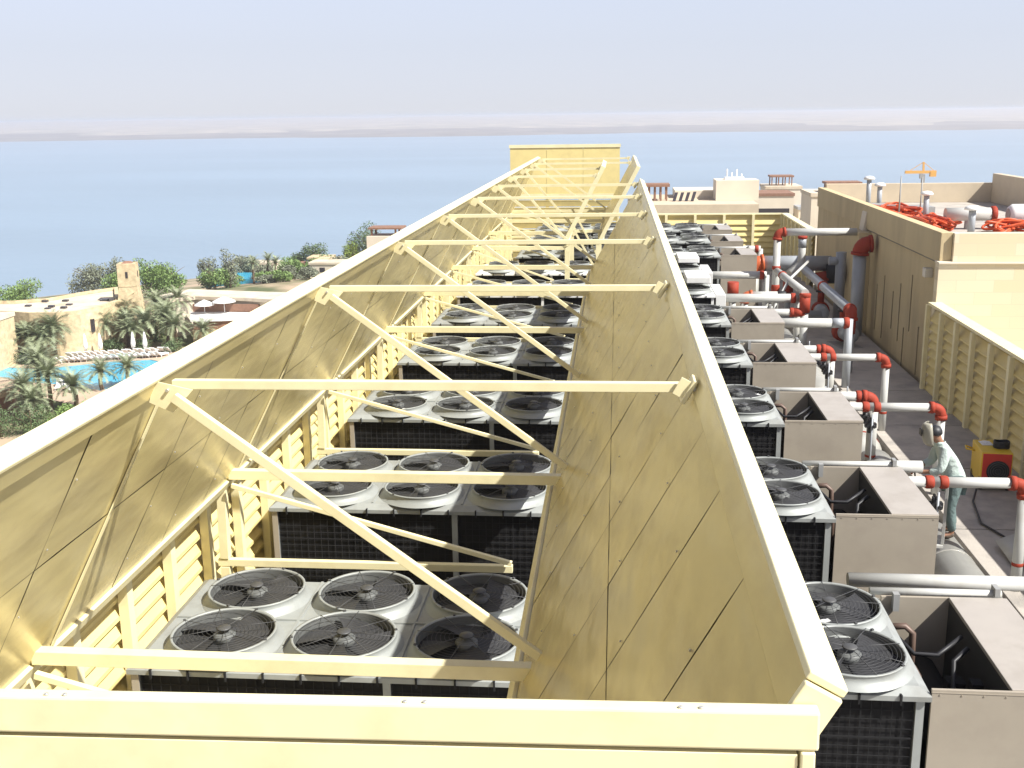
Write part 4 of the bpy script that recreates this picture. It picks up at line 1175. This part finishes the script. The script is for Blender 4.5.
for (x, y, w_, h_) in ((-64.2, 111.05, 0.5, 1.4), (-66.6, 111.65, 0.3, 0.7), (-61, 110.7, .4, .6)):
    MB().box(x + 60 - w_ / 2, x + 60 + w_ / 2, y - 116 - 0.12, y - 116 + 0.3, 2.3, 2.3 + h_).build('window', M['window'], t)
MB().box(-56.95 + 60, -56.7 + 60, 113.2 - 116, 113.7 - 116, 2.6, 4.0).build('doorway', M['window'], t)
rd = MB(); rnd = random.Random(2)
for i in range(9):
    x, y = rnd.uniform(-66, -58.5), rnd.uniform(113, 121)
    rd.box(x + 60 - .3, x + 60 + .3, y - 116 - .25, y - 116 + .25, 4.801, 4.95 + rnd.random() * .15)
rd.build('skylight', M['window'], t)

t = thing('stone_tower', 'tapering sandstone tower with a small lantern room, rising beside the pool building', 'tower', (-55.5, 120.5, -25), R(14))
def taper(b, r0_, r1_, z0, z1):
    b.add([(-r0_, -r0_, z0), (r0_, -r0_, z0), (r0_, r0_, z0), (-r0_, r0_, z0), (-r1_, -r1_, z1), (r1_, -r1_, z1), (r1_, r1_, z1), (-r1_, r1_, z1)],
          [(3, 2, 1, 0), (4, 5, 6, 7), (0, 1, 5, 4), (1, 2, 6, 5), (2, 3, 7, 6), (3, 0, 4, 7)])
b = MB(); taper(b, 1.85, 0.98, 0, 6.6); b.build('shaft', M['sand'], t)
b = MB(); taper(b, 1.03, 1.0, 6.605, 9.2); b.build('lantern_room', M['sand'], t)
b = MB(); taper(b, 0.6, 0.3, 9.205, 9.4); b.build('cap', M['brown'], t)
MB().box(-0.13, 0.13, -1.06, -0.95, 7.6, 8.3).build('window', M['window'], t)
MB().box(0.95, 1.06, -0.13, 0.13, 7.6, 8.3).build('window', M['window'], t)
t = thing('stone_lodge', 'small block of sandstone with a pale roof at the left edge of the view', 'building', (-64.0, 105.5, -25))
MB().box(-6, 1.0, -1.5, 3.2, 0, 5.2).build('wall', M['sand'], t)
MB().box(-6.1, 1.1, -1.6, 3.3, 5.205, 5.6).build('roof', M['whiteroof'], t)
MB().box(0.1, 0.6, -1.62, -1.4, 0.3, 3.9).build('door', M['brown'], t)
t = thing('pool_kiosk', 'low thatch-coloured kiosk with a white awning left of the near palms', 'kiosk', (-53.6, 89.5, -25))
MB().prism([(-4, -2), (0.3, -2.2), (1.1, 0.5), (0.2, 2.6), (-4, 2.6)], 1.7, 2.3).build('roof', mat('thatch', (0.46, 0.35, 0.24), .95, var=.2, scale=2, bump=.5), t)
MB().prism([(-3.8, -1.6), (-0.1, -1.7), (0.6, 0.4), (-0.1, 2.2), (-3.8, 2.2)], 0, 1.695).build('wall', M['brown'], t)
MB().box(-3, 0.5, -3.2, -2.25, 1.2, 1.32).build('awning', M['white'], t)

# pavilion right of the tower
t = thing('terrace_restaurant', 'low white terrace restaurant with a brown timber band right of the stone tower', 'building', (-48, 124, -25))
MB().prism([(x + 48, y - 124) for x, y in [(-54.4, 125.1), (-52.3, 130.3), (-45.8, 129.0), (-38, 127.5), (-34, 124), (-37, 122.6), (-43.4, 124.6), (-49.7, 125.6), (-51.8, 123.5)]], 0, 4.2).build('wall', M['whitewall'], t)
MB().prism([(x + 48, y - 124) for x, y in [(-54.8, 125.1), (-52.5, 130.8), (-45.8, 129.4), (-37.6, 127.9), (-33.4, 124), (-36.9, 122.2), (-43.4, 124.2), (-49.7, 125.2), (-51.9, 123.0)]], 4.205, 4.6).build('roof', M['whiteroof'], t)
MB().prism([(x + 48, y - 124) for x, y in [(-49.9, 124.0), (-42.0, 123.4), (-41.0, 121.2), (-44.8, 119.9), (-48.2, 119.4)]], 2.6, 3.0).build('terrace_roof', M['white'], t)
MB().prism([(x + 48, y - 124) for x, y in [(-49.6, 123.9), (-42.2, 123.3), (-41.4, 121.3), (-44.8, 120.2), (-48.0, 119.7)]], 1.6, 2.595).build('timber_band', M['brown'], t)
MB().prism([(x + 48, y - 124) for x, y in [(-49.7, 123.95), (-42.1, 123.35), (-41.3, 121.25), (-44.8, 120.1), (-48.1, 119.6)]], 0, 1.595).build('terrace_wall', M['sand'], t)
MB().box(-1.5, 6.5, -0.30, -0.0, 3.0, 3.9).build('shaded_opening', M['brown'], t)
def parasol(x, y, z, label, open_=True, r=1.4, h=2.4, group=None):
    t = thing('parasol', label, 'parasol', (x, y, z), 0, group)
    MB().tube([(0, 0, 0), (0, 0, h)], 0.04, 6).build('pole', M['white'], t)
    if open_:
        MB().lathe([(0.02, h + 0.05), (r * .5, h - 0.2), (r, h - 0.55), (r * .98, h - 0.6)], seg=8, smooth=False).build('canopy', M['white'], t)
    else:
        MB().lathe([(0.02, h + 0.15), (0.12, h - 0.1), (0.28, h - 1.1), (0.22, h - 1.6), (0.05, h - 1.6)], seg=8).build('canopy', M['white'], t)
parasol(-47.6, 122.5, -22.0, 'left of two open white parasols on the restaurant terrace', True, 1.2, 1.6)
parasol(-45.4, 123.0, -22.0, 'right of two open white parasols on the restaurant terrace', True, 1.4, 1.9)
for x, y, lab in ((-57.3, 112.2, 'leftmost of the closed white parasols behind the pool'), (-55.75, 112.5, 'second from left of the closed white parasols behind the pool'),
                  (-52.4, 113.3, 'third from left of the closed white parasols behind the pool'), (-51.1, 113.4, 'rightmost of the closed white parasols behind the pool')):
    parasol(x, y, -24.9, lab, False, group='closed parasols by the pool')
lo = MB()
lo.box(-0.3, 0.3, -0.95, 0.35, 0.25, 0.34)
lo.add([(-0.3, 0.35, 0.25), (0.3, 0.35, 0.25), (0.3, 0.9, 0.75), (-0.3, 0.9, 0.75), (-0.3, 0.35, 0.34), (0.3, 0.35, 0.34), (0.3, 0.86, 0.82), (-0.3, 0.86, 0.82)], [(3, 2, 1, 0), (4, 5, 6, 7), (0, 1, 5, 4), (1, 2, 6, 5), (2, 3, 7, 6), (3, 0, 4, 7)])
for sx in (-.26, .26):
    for sy in (-.85, .25): lo.box(sx - .03, sx + .03, sy - .03, sy + .03, 0, .249)
lounger = tag(lo.build('sun_lounger', M['white']), 'white sun lounger in the double row along the far edge of the pool', 'sun lounger', 'white sun loungers by the pool')
nth = 'first second third fourth fifth sixth seventh eighth ninth tenth eleventh twelfth thirteenth fourteenth fifteenth sixteenth seventeenth'.split()
first = True
for row in range(2):
    for i in range(17):
        f_ = i / 16
        x = -58.4 + 9.6 * f_ + random.uniform(-.1, .1); y = 108.9 + 3.2 * f_ + row * 2.3 + random.uniform(-.1, .1)
        o = lounger if first else lounger.copy()
        if not first: col.objects.link(o)
        first = False
        o.location = (x, y, -24.88); o.rotation_euler = (0, 0, R(160 if row == 0 else 170) + random.uniform(-.15, .15))
        o['label'] = '%s white sun lounger from the left in the %s row by the pool' % (nth[i], 'front' if row == 0 else 'back')
for i, (x, y, lab) in enumerate(((-53.0, 97.8, 'white sun lounger on the near edge of the pool, left of the dark blue towel'), (-51.2, 96.6, 'white sun lounger on the near edge of the pool, between the palms'))):
    o = lounger.copy(); col.objects.link(o); o.location = (x, y, -24.9); o.rotation_euler = (0, 0, R(20 + 30 * i)); o['label'] = lab
tag(MB().box(-0.5, 0.5, -0.4, 0.4, 0, 0.5).box(-.4, .4, .3, .42, .501, .9).build('deck_chair', mat('blue_cloth', (0.03, 0.10, 0.28), .8), loc=(-53.2, 99.0, -24.85)), 'dark blue deck chair at the near edge of the pool', 'chair')

# ---------------------------------------------------------------- trees
def crown_mesh(n, rx, rz, seed, leaf, clumps=9, lumps=0.55):
    rnd = random.Random(seed)
    b = MB()
    cs = []
    for i in range(clumps):
        a = rnd.uniform(0, 6.28); rr_ = rx * lumps * math.sqrt(rnd.random())
        cs.append((math.cos(a) * rr_, math.sin(a) * rr_, rz * rnd.uniform(-0.45, 0.6), rnd.uniform(0.35, 0.6)))
    for i in range(n):
        c = rnd.choice(cs)
        d = Vector((rnd.gauss(0, 1), rnd.gauss(0, 1), rnd.gauss(0, 1))).normalized() * (rnd.random() ** 0.4) * c[3]
        p = Vector((c[0] + d.x * rx, c[1] + d.y * rx, c[2] + d.z * rz))
        s = leaf * rnd.uniform(0.5, 1.2)
        n1 = Vector((rnd.gauss(0, 1), rnd.gauss(0, 1), rnd.gauss(0.5, 1))).normalized()
        u = n1.orthogonal().normalized(); v = n1.cross(u)
        a = rnd.uniform(0, 6.28); u, v = u * math.cos(a) + v * math.sin(a), v * math.cos(a) - u * math.sin(a)
        b.add([p - u * s, p - v * s * 0.45, p + u * s, p + v * s * 0.45], [(0, 1, 2, 3)])
    return b
def make_tree(name, label, leafm, h, rx, seed, n=1500, leaf=0.26, cat='tree', group=None, loc=(0, 0, 0), rzf=0.75):
    t = thing(name, label, cat, loc, 0, group)
    rz = h * 0.5 * rzf
    o = crown_mesh(n, rx, rz, seed, leaf).build('crown', M[leafm], t, loc=(0, 0, h - rz * 0.95))
    tr = MB()
    tr.tube([(0, 0, -0.5), (0.05, 0.03, h * 0.3), (0.1, 0, h * 0.55), (0.0, 0.1, h * 0.8)], [h * .035, h * .028, h * .02, h * .008], 8)
    rnd = random.Random(seed)
    for i in range(5):
        a = rnd.uniform(0, 6.28)
        tr.tube([(0.05, 0, h * (.3 + .07 * i)), (math.cos(a) * rx * .3, math.sin(a) * rx * .3, h * (.45 + .07 * i)), (math.cos(a) * rx * .6, math.sin(a) * rx * .6, h * (.6 + .06 * i))], [h * .014, h * .01, h * .004], 6)
    tr.build('trunk', M['bark'], t)
    return t

def make_palm(label, h, r, seed, loc, nf=46, group='date palms around the pool'):
    t = thing('palm_tree', label, 'palm tree', loc, 0, group)
    rnd = random.Random(seed)
    b = MB()
    for i in range(nf):
        a = 2.399 * i + rnd.uniform(-.2, .2)
        el = R(84) - R(92) * (i / nf) ** 0.95 + rnd.uniform(-.1, .1)
        Lf = r * rnd.uniform(0.92, 1.18)
        dirh = Vector((math.cos(a), math.sin(a), 0)); side = Vector((-math.sin(a), math.cos(a), 0))
        p = Vector((0, 0, h)); e = el; seg = 9
        pts = [p.copy()]; es = [e]
        for j in range(seg):
            p = p + (dirh * math.cos(e) + Vector((0, 0, 1)) * math.sin(e)) * (Lf / seg)
            e -= R(6) + R(5) * j / seg
            pts.append(p.copy()); es.append(e)
        for j in range(1, seg + 1):
            q0, q1 = pts[j - 1], pts[j]
            fr_ = j / seg
            ll = 0.62 * r / 2.4 * (1.0 - 0.55 * abs(fr_ - 0.4) / 0.6)
            upv = Vector((0, 0, 1))
            for sgn in (-1, 1):
                for sub_ in (0.12, 0.38, 0.64, 0.9):
                    q = q0.lerp(q1, sub_)
                    tip = q + side * sgn * ll * 0.8 + (q1 - q0).normalized() * ll * 0.55 + upv * (0.22 * ll - rnd.random() * 0.35 * ll)
                    w_ = (q1 - q0).normalized() * 0.026 * r / 2.0
                    b.add([q - w_, q + w_, tip], [(0, 1, 2)])
            b.add([q0 + side * 0.02, q0 - side * 0.02, q1 - side * 0.012, q1 + side * 0.012], [(0, 1, 2, 3)])
    b.build('crown', M['frond'], t)
    tr = MB()
    lean = (rnd.uniform(-.2, .2), rnd.uniform(-.2, .2))
    prof = []
    for j in range(13):
        f_ = j / 12
        prof.append(((lean[0] * math.sin(math.pi * f_), lean[1] * math.sin(math.pi * f_), h * f_ + 0.02 - (0.4 if j == 0 else 0)), 0.2 - 0.05 * f_ + (0.025 if j % 2 else 0)))
    tr.tube([p_[0] for p_ in prof], [p_[1] for p_ in prof], 9)
    tr.tube([(0, 0, h - 0.5), (0, 0, h + 0.1)], [0.17, 0.26], 9)
    tr.build('trunk', M['bark'], t)
    return t
palms = [(-60.6, 109.4, 2.6, 2.5, 'wide grey-green palm before the stone building, left of the pool row'),
         (-59.9, 110.6, 3.6, 2.3, 'taller palm just behind the wide one left of the pool'),
         (-58.6, 113.6, 2.6, 1.7, 'small palm with a visible trunk, left of the closed parasols'),
         (-56.6, 115.6, 2.9, 2.1, 'palm directly in front of the base of the stone tower'),
         (-54.9, 117.6, 2.9, 2.0, 'palm right of the tower base, behind the closed parasols'),
         (-55.6, 119.6, 4.1, 2.0, 'tall palm growing against the tower wall'),
         (-52.4, 116.8, 3.0, 2.5, 'broad palm between the tower and the terrace restaurant, over the loungers'),
         (-50.8, 118.6, 3.3, 2.6, 'largest palm of the pool row, in front of the restaurant terrace'),
         (-51.6, 124.5, 4.3, 2.0, 'tall thin palm rising in front of the restaurant roof'),
         (-62.6, 110.0, 2.9, 2.1, 'palm at the left end of the row, against the rounded stone front'),
         (-53.4, 115.4, 2.4, 2.0, 'low full palm just behind the parasol pair right of the tower'),
         (-49.2, 117.2, 2.5, 2.2, 'palm at the right end of the row, below the terrace wall'),
         (-53.6, 123.0, 4.2, 1.9, 'palm right behind the tower, its fronds beside the shaft'),
         (-46.2, 118.0, 1.9, 1.8, 'low palm under the white terrace, close to the cream screen'),
         (-51.9, 92.5, 3.8, 2.5, 'tallest palm on the near side of the pool'),
         (-50.3, 91.0, 3.0, 2.3, 'near palm hiding the middle of the pool from the front'),
         (-51.0, 88.0, 2.6, 2.2, 'lower near palm beside the kiosk'),
         (-47.8, 90.5, 2.2, 2.0, 'small near palm right of the others, by the loungers'),
         (-48.6, 97.6, 1.8, 1.8, 'short palm on the near pool edge, left one of the pair'),
         (-46.4, 98.6, 2.0, 1.8, 'short palm on the near pool edge, right one of the pair'),
         (-49.5, 86.5, 1.8, 2.0, 'lowest near palm among the bushes at the left corner')]
for i, (x, y, h, r, lab) in enumerate(palms):
    make_palm(lab, h, r, 20 + i, (x, y, -25))
def zt(x, y): return land_z(x, y)
bushes = [(-47.6, 82.6, 2.6, 1.9, 'leaf_dark', 'dark green bush at the lower left, touching the cream screen'),
          (-49.9, 82.0, 3.2, 2.0, 'leaf_dark', 'darkest large bush at the left edge below the palms'),
          (-46.2, 84.8, 2.0, 1.5, 'leaf_mid', 'fresh green bush under the near palms'),
          (-44.8, 87.0, 1.7, 1.3, 'leaf_mid', 'small green bush above the cream screen near the pool'),
          (-63.9, 107.9, 1.5, 1.4, 'leaf_dark', 'clipped dark bush left of the pool'),
          (-61.8, 109.0, 1.4, 1.5, 'leaf_dark', 'clipped dark bush at the foot of the stone building'),
          (-66.0, 107.6, 4.0, 1.6, 'leaf_mid', 'green tree at the left edge in front of the stone lodge'),
          (-53.2, 121.0, 3.8, 2.0, 'leaf_mid', 'leafy green tree filling the gap between the tower and the restaurant'),
          (-55.6, 115.2, 1.6, 1.6, 'leaf_dark', 'dark shrub behind the loungers at the tower base'),
          (-52.0, 115.2, 1.5, 1.8, 'leaf_dark', 'dark shrub behind the loungers under the largest palm'),
          (-49.0, 114.8, 1.5, 1.6, 'leaf_dark', 'dark shrub at the right end of the lounger row')]
for i, (x, y, h, r, lm, lab) in enumerate(bushes):
    make_tree('bush', lab, lm, h, r, 60 + i, n=1800, leaf=0.12, cat='bush', loc=(x, y, -25), rzf=1.3)
far = [(-84.5, 170.0, 7.0, 4.6, 'leaf_grey', 'large grey-green round tree left of the stone tower, against the sea'),
       (-80.0, 170.5, 6.8, 2.8, 'leaf_grey', 'narrower grey-green tree touching the tower on its left'),
       (-103, 158.0, 4.5, 6.0, 'leaf_mid', 'broad green tree at the far left edge on the shore'),
       (-97.5, 158.5, 4.6, 5.5, 'leaf_mid', 'second green shore tree from the left edge'),
       (-91.8, 160.5, 5.2, 4.5, 'leaf_mid', 'brighter taller green shore tree behind the stone building'),
       (-104, 150.0, 4.0, 5.0, 'leaf_dark', 'dark low tree behind the stone lodge'),
       (-96.0, 152.0, 3.2, 4.5, 'leaf_dark', 'dark low tree over the roof of the stone building'),
       (-73.0, 165.5, 6.6, 4.0, 'leaf_mid', 'bright green tree right of the stone tower'),
       (-69.5, 166.0, 5.6, 3.6, 'leaf_mid', 'lower bright green tree behind the restaurant roof'),
       (-76.5, 164.0, 4.6, 3.5, 'leaf_mid', 'green tree whose crown starts right at the tower edge'),
       (-64.9, 170.0, 5.6, 1.9, 'leaf_grey', 'thin feathery tree, left of the pair behind the restaurant'),
       (-61.5, 170.0, 6.0, 1.8, 'leaf_grey', 'thin feathery tree, right of the pair behind the restaurant'),
       (-63.5, 168.5, 4.0, 3.0, 'leaf_mid', 'green bush at the foot of the feathery pair'),
       (-67.5, 195.0, 5.2, 3.2, 'leaf_grey', 'grey tree left of the distant blue pool'),
       (-59.0, 200.0, 4.6, 2.6, 'leaf_dark', 'small dark round tree near the middle of the shore villas'),
       (-55.5, 199.0, 5.6, 3.0, 'leaf_dark', 'dark shore tree with a flat top behind the villas'),
       (-48.8, 199.5, 5.8, 2.2, 'leaf_lime', 'lime green tree beside the large dark shore tree'),
       (-46.2, 202.0, 8.2, 4.4, 'leaf_dark', 'largest dark tree on the shore, just above the cream screen'),
       (-42.0, 205.0, 5.4, 3.2, 'leaf_dark', 'dark tree right of the largest shore tree, cut by the screen'),
       (-52.0, 190.0, 3.8, 2.6, 'leaf_mid', 'green garden tree before the villas'),
       (-56.0, 186.0, 3.4, 3.2, 'leaf_mid', 'spreading olive green garden tree before the villas'),
       (-61.0, 186.0, 3.0, 3.2, 'leaf_grey', 'greyish garden tree right of the distant blue pool'),
       (-47.0, 186.0, 3.0, 2.8, 'leaf_grey', 'greyish garden tree close above the cream screen')]
far += [(-58.4, 178.5, 1.9, 2.2, 'leaf_mid', 'low green shrub at the foot of the distant palms'),
        (-54.6, 180.0, 2.3, 2.0, 'leaf_grey', 'pale shrub just right of the distant palms'),
        (-51.6, 181.0, 2.4, 2.4, 'leaf_mid', 'wide garden shrub left of the sandy cube villa'),
        (-49.2, 183.5, 2.2, 1.8, 'leaf_lime', 'light green shrub in front of the sandy cube villa'),
        (-56.5, 174.0, 1.7, 2.4, 'leaf_grey', 'dry shrub on the slope below the distant palms'),
        (-63.5, 176.0, 2.0, 2.2, 'leaf_mid', 'shrub at the left end of the distant blue pool'),
        (-53.5, 172.5, 1.8, 2.2, 'leaf_mid', 'green shrub low on the slope above the restaurant roof'),
        (-50.0, 175.0, 1.9, 1.9, 'leaf_grey', 'grey shrub low on the slope close to the cream screen')]
for i, (x, y, h, r, lm, lab) in enumerate(far):
    make_tree('shore_tree', lab, lm, h, r, 90 + i, n=4200 if r > 3 else 2200, leaf=0.21, rzf=1.1, loc=(x, y, zt(x, y)), group='trees along the shore')
for i, (x, y, h, lab) in enumerate(((-60.9, 180.0, 3.4, 'left tall palm of the distant group before the villas'), (-58.6, 181.0, 3.7, 'middle tall palm of the distant group before the villas'), (-57.0, 180.0, 3.1, 'right tall palm of the distant group before the villas'))):
    make_palm(lab, h, 1.9, 140 + i, (x, y, zt(x, y)), nf=26, group='distant palms before the villas')
structure(MB().prism([(-72.5, 188), (-58, 184), (-57, 190), (-71.5, 196)], -33, zt(-65, 190) + 1.3).build('lagoon_water', M['pool']))
def villa(x, y, w_, d_, h, label, roofm='whiteroof', nwin=2, rz=0.0, name='villa'):
    z = zt(x, y)
    t = thing(name, label, 'building', (x, y, z), rz)
    MB().box(-w_ / 2, w_ / 2, -d_ / 2, d_ / 2, -1.0, h).build('wall', M['whitewall'], t)
    MB().box(-w_ / 2 - .15, w_ / 2 + .15, -d_ / 2 - .15, d_ / 2 + .15, h + .005, h + .35).build('roof', M[roofm], t)
    for i in range(nwin):
        xx = -w_ / 2 + w_ * (i + .5) / nwin
        MB().box(xx - .45, xx + .45, -d_ / 2 - .03, -d_ / 2 + .2, h * .35, h * .75).build('window', M['window'], t)
villa(-66.5, 201.0, 7, 4, 3.2, 'low pale villa on the shore behind the distant blue pool')
villa(-53.0, 194.5, 4.0, 4, 3.0, 'small sandy villa between the dark shore trees', 'sand')
villa(-50.0, 188.5, 3.4, 3, 2.6, 'sandy cube villa in front of the lime green tree', 'sand')
villa(-57.5, 193.0, 3.4, 3, 2.4, 'pinkish low villa left of the sandy cube', 'brown', 1)
villa(-41.0, 203.0, 4.4, 4, 3.6, 'white villa at the right end of the shore, against the screen')
villa(-46.5, 180.5, 8.5, 4, 2.0, 'long pale terrace block above the cream screen')

# white roof tower with a timber canopy, seen over the left screen
t = thing('stair_tower', 'white stair tower with a brown flat canopy on posts, just over the left screen', 'tower', (-21.2, 100.0, -25))
MB().box(-1.4, 2.2, -1.4, 1.4, 0, 14.45).build('wall', M['whitewall'], t)
for x in (-1.0, 1.2):
    for y in (-.9, .9): MB().box(x - .08, x + .08, y - .08, y + .08, 14.46, 15.05).build('post', M['brown'], t)
MB().box(-1.3, 1.8, -1.2, 1.2, 15.055, 15.2).build('canopy', M['brown'], t)

# ---------------------------------------------------------------- hotel wings beyond the yard
t = thing('hotel_wing', 'long cream hotel wing with a dark window band below its roof, beyond the yellow louvres', 'building', (7, 92, -25))
MB().box(-6.0, 4.2, -2, 9, 0, 16.4).build('wall', M['whitewall'], t)
MB().box(-6.0, 4.25, -2.4, 9.1, 17.1, 17.85).build('roof_fascia', M['render'], t)
MB().box(-5.9, 4.0, -1.7, 8.8, 16.405, 17.095).build('window_band', M['window'], t)
for i in range(10): MB().box(-5.6 + i * 1.05, -5.15 + i * 1.05, -2.02, -1.71, 16.41, 17.09).build('window_pier', M['whitewall'], t)
MB().box(-2.0, 4.0, 4.5, 8.9, 17.86, 18.5).build('upper_storey', M['whitewall'], t)
MB().box(1.2, 4.7, 1.5, 4.4, 17.86, 19.5).build('rooftop_block', M['whitewall'], t)
b = MB()
for i in range(4): b.add([(-2.4 + i * .5, 1.0, 17.86), (-2.15 + i * .5, 1.0, 17.86), (-1.9 + i * .5, 1.6, 18.55), (-2.15 + i * .5, 1.6, 18.55)], [(0, 1, 2, 3)])
o = b.build('solar_panel', M['window'], t); s_ = o.modifiers.new('solid', 'SOLIDIFY'); s_.thickness = 0.08
b = MB()
for (x, h) in ((2.2, .8), (2.6, .5), (3.0, .75), (3.4, .4)): b.tube([(x, 3, 19.56), (x, 3, 19.56 + h)], 0.06, 6)
b.box(2.0, 3.6, 2.6, 3.4, 19.51, 19.7)
b.build('antenna', M['white_metal'], t)
def pergola(x, y, z, w_, d_, h, label, n=5):
    t = thing('roof_pergola', label, 'pergola', (x, y, z))
    for i in range(n):
        for yy in (-d_ / 2, d_ / 2):
            xx = -w_ / 2 + w_ * i / (n - 1)
            MB().box(xx - .07, xx + .07, yy - .07, yy + .07, 0, h).build('post', M['brown'], t)
    MB().box(-w_ / 2 - .25, w_ / 2 + .25, -d_ / 2 - .25, d_ / 2 + .25, h + .004, h + .22).build('roof', M['brown'], t)
pergola(3.2, 94.5, -25 + 17.86, 1.9, 1.6, 1.15, 'brown timber pergola on the roof of the long hotel wing, next to the screen')
def block(name, x, y, z0, w_, d_, h, label, wins=(), roof='whiteroof', mt_='whitewall'):
    t = thing(name, label, 'building', (x, y, z0))
    MB().box(-w_ / 2, w_ / 2, 0, d_, 0, h).build('wall', M[mt_], t)
    MB().box(-w_ / 2 - .1, w_ / 2 + .1, -.1, d_ + .1, h + .004, h + .35).build('roof', M[roof], t)
    for (a, b_, za, zb) in wins:
        MB().box(a, b_, -.06, .2, za, zb).build('window', M['window'], t)
    return t
block('hotel_wing', 19.3, 140, -30, 5.0, 6, 19.8, 'pale stepped hotel block left of the white pergola block', [(-2, 2, 17.4, 18.3), (-2, 0.5, 15.2, 16.1)], 'brown')
block('hotel_wing', 22.0, 150, -32, 4.6, 6, 22.0, 'tall white hotel block carrying the farther timber pergola', [(-1.5, 1.8, 18.0, 18.8)])
pergola(21.9, 152.5, -32 + 22.36, 2.6, 2.2, 1.1, 'timber pergola on the tall white block near the plant room wall', 4)
block('hotel_wing', 25.4, 146, -32, 4.0, 6, 19.6, 'white block with dark balconies against the plant room corner', [(-1.8, 1.8, 17.6, 18.5), (-1.8, 1.8, 15.4, 16.4), (-1.8, 1.8, 13.2, 14.2)], 'pipe_grey')
block('hotel_wing', 14.5, 145, -30, 9.0, 7, 18.0, 'low cream hotel block seen behind the long wing', [(-3.5, 3.5, 15.6, 16.4)])
block('hotel_wing', 24.4, 128, -30, 2.6, 5, 17.4, 'bright white low block just over the corner of the louvre walls', [(-.6, .6, 15.2, 16)])
block('hotel_wing', 22.0, 110, -28, 6.4, 6, 19.9, 'cream hotel block hidden behind the plant room, only its roof pergola showing')
pergola(22.0, 112, -28 + 20.26, 2.9, 2.0, .75, 'dark flat-roofed pergola above the far corner of the plant room', 4)

t = thing('tower_crane', 'orange tower crane far away above the plant room parapet', 'crane', (106, 400, zt(106, 400)))
zc = -21.2 - zt(106, 400)
MB().box(-.55, .55, -.55, .55, 0, zc - .8).build('mast', M['motor'], t)
j = MB(); j.beam((-6.2, 0, zc), (4.3, 0, zc), 1.0, 1.0); j.box(2.2, 4.2, -.8, .8, zc - 1.6, zc + .2); j.build('jib', M['crane'], t)
j = MB(); j.beam((0, 0, zc + .4), (-.2, 0, zc + 3.4), .6, .6); j.beam((-.2, 0, zc + 3.4), (-4.5, 0, zc + .5), .18, .18); j.beam((-.2, 0, zc + 3.4), (3.4, 0, zc + .5), .18, .18); j.build('tower_head', M['crane'], t)
MB().box(-1.2, -.1, -.6, .6, zc - 2.2, zc - .6).build('cab', M['motor'], t)
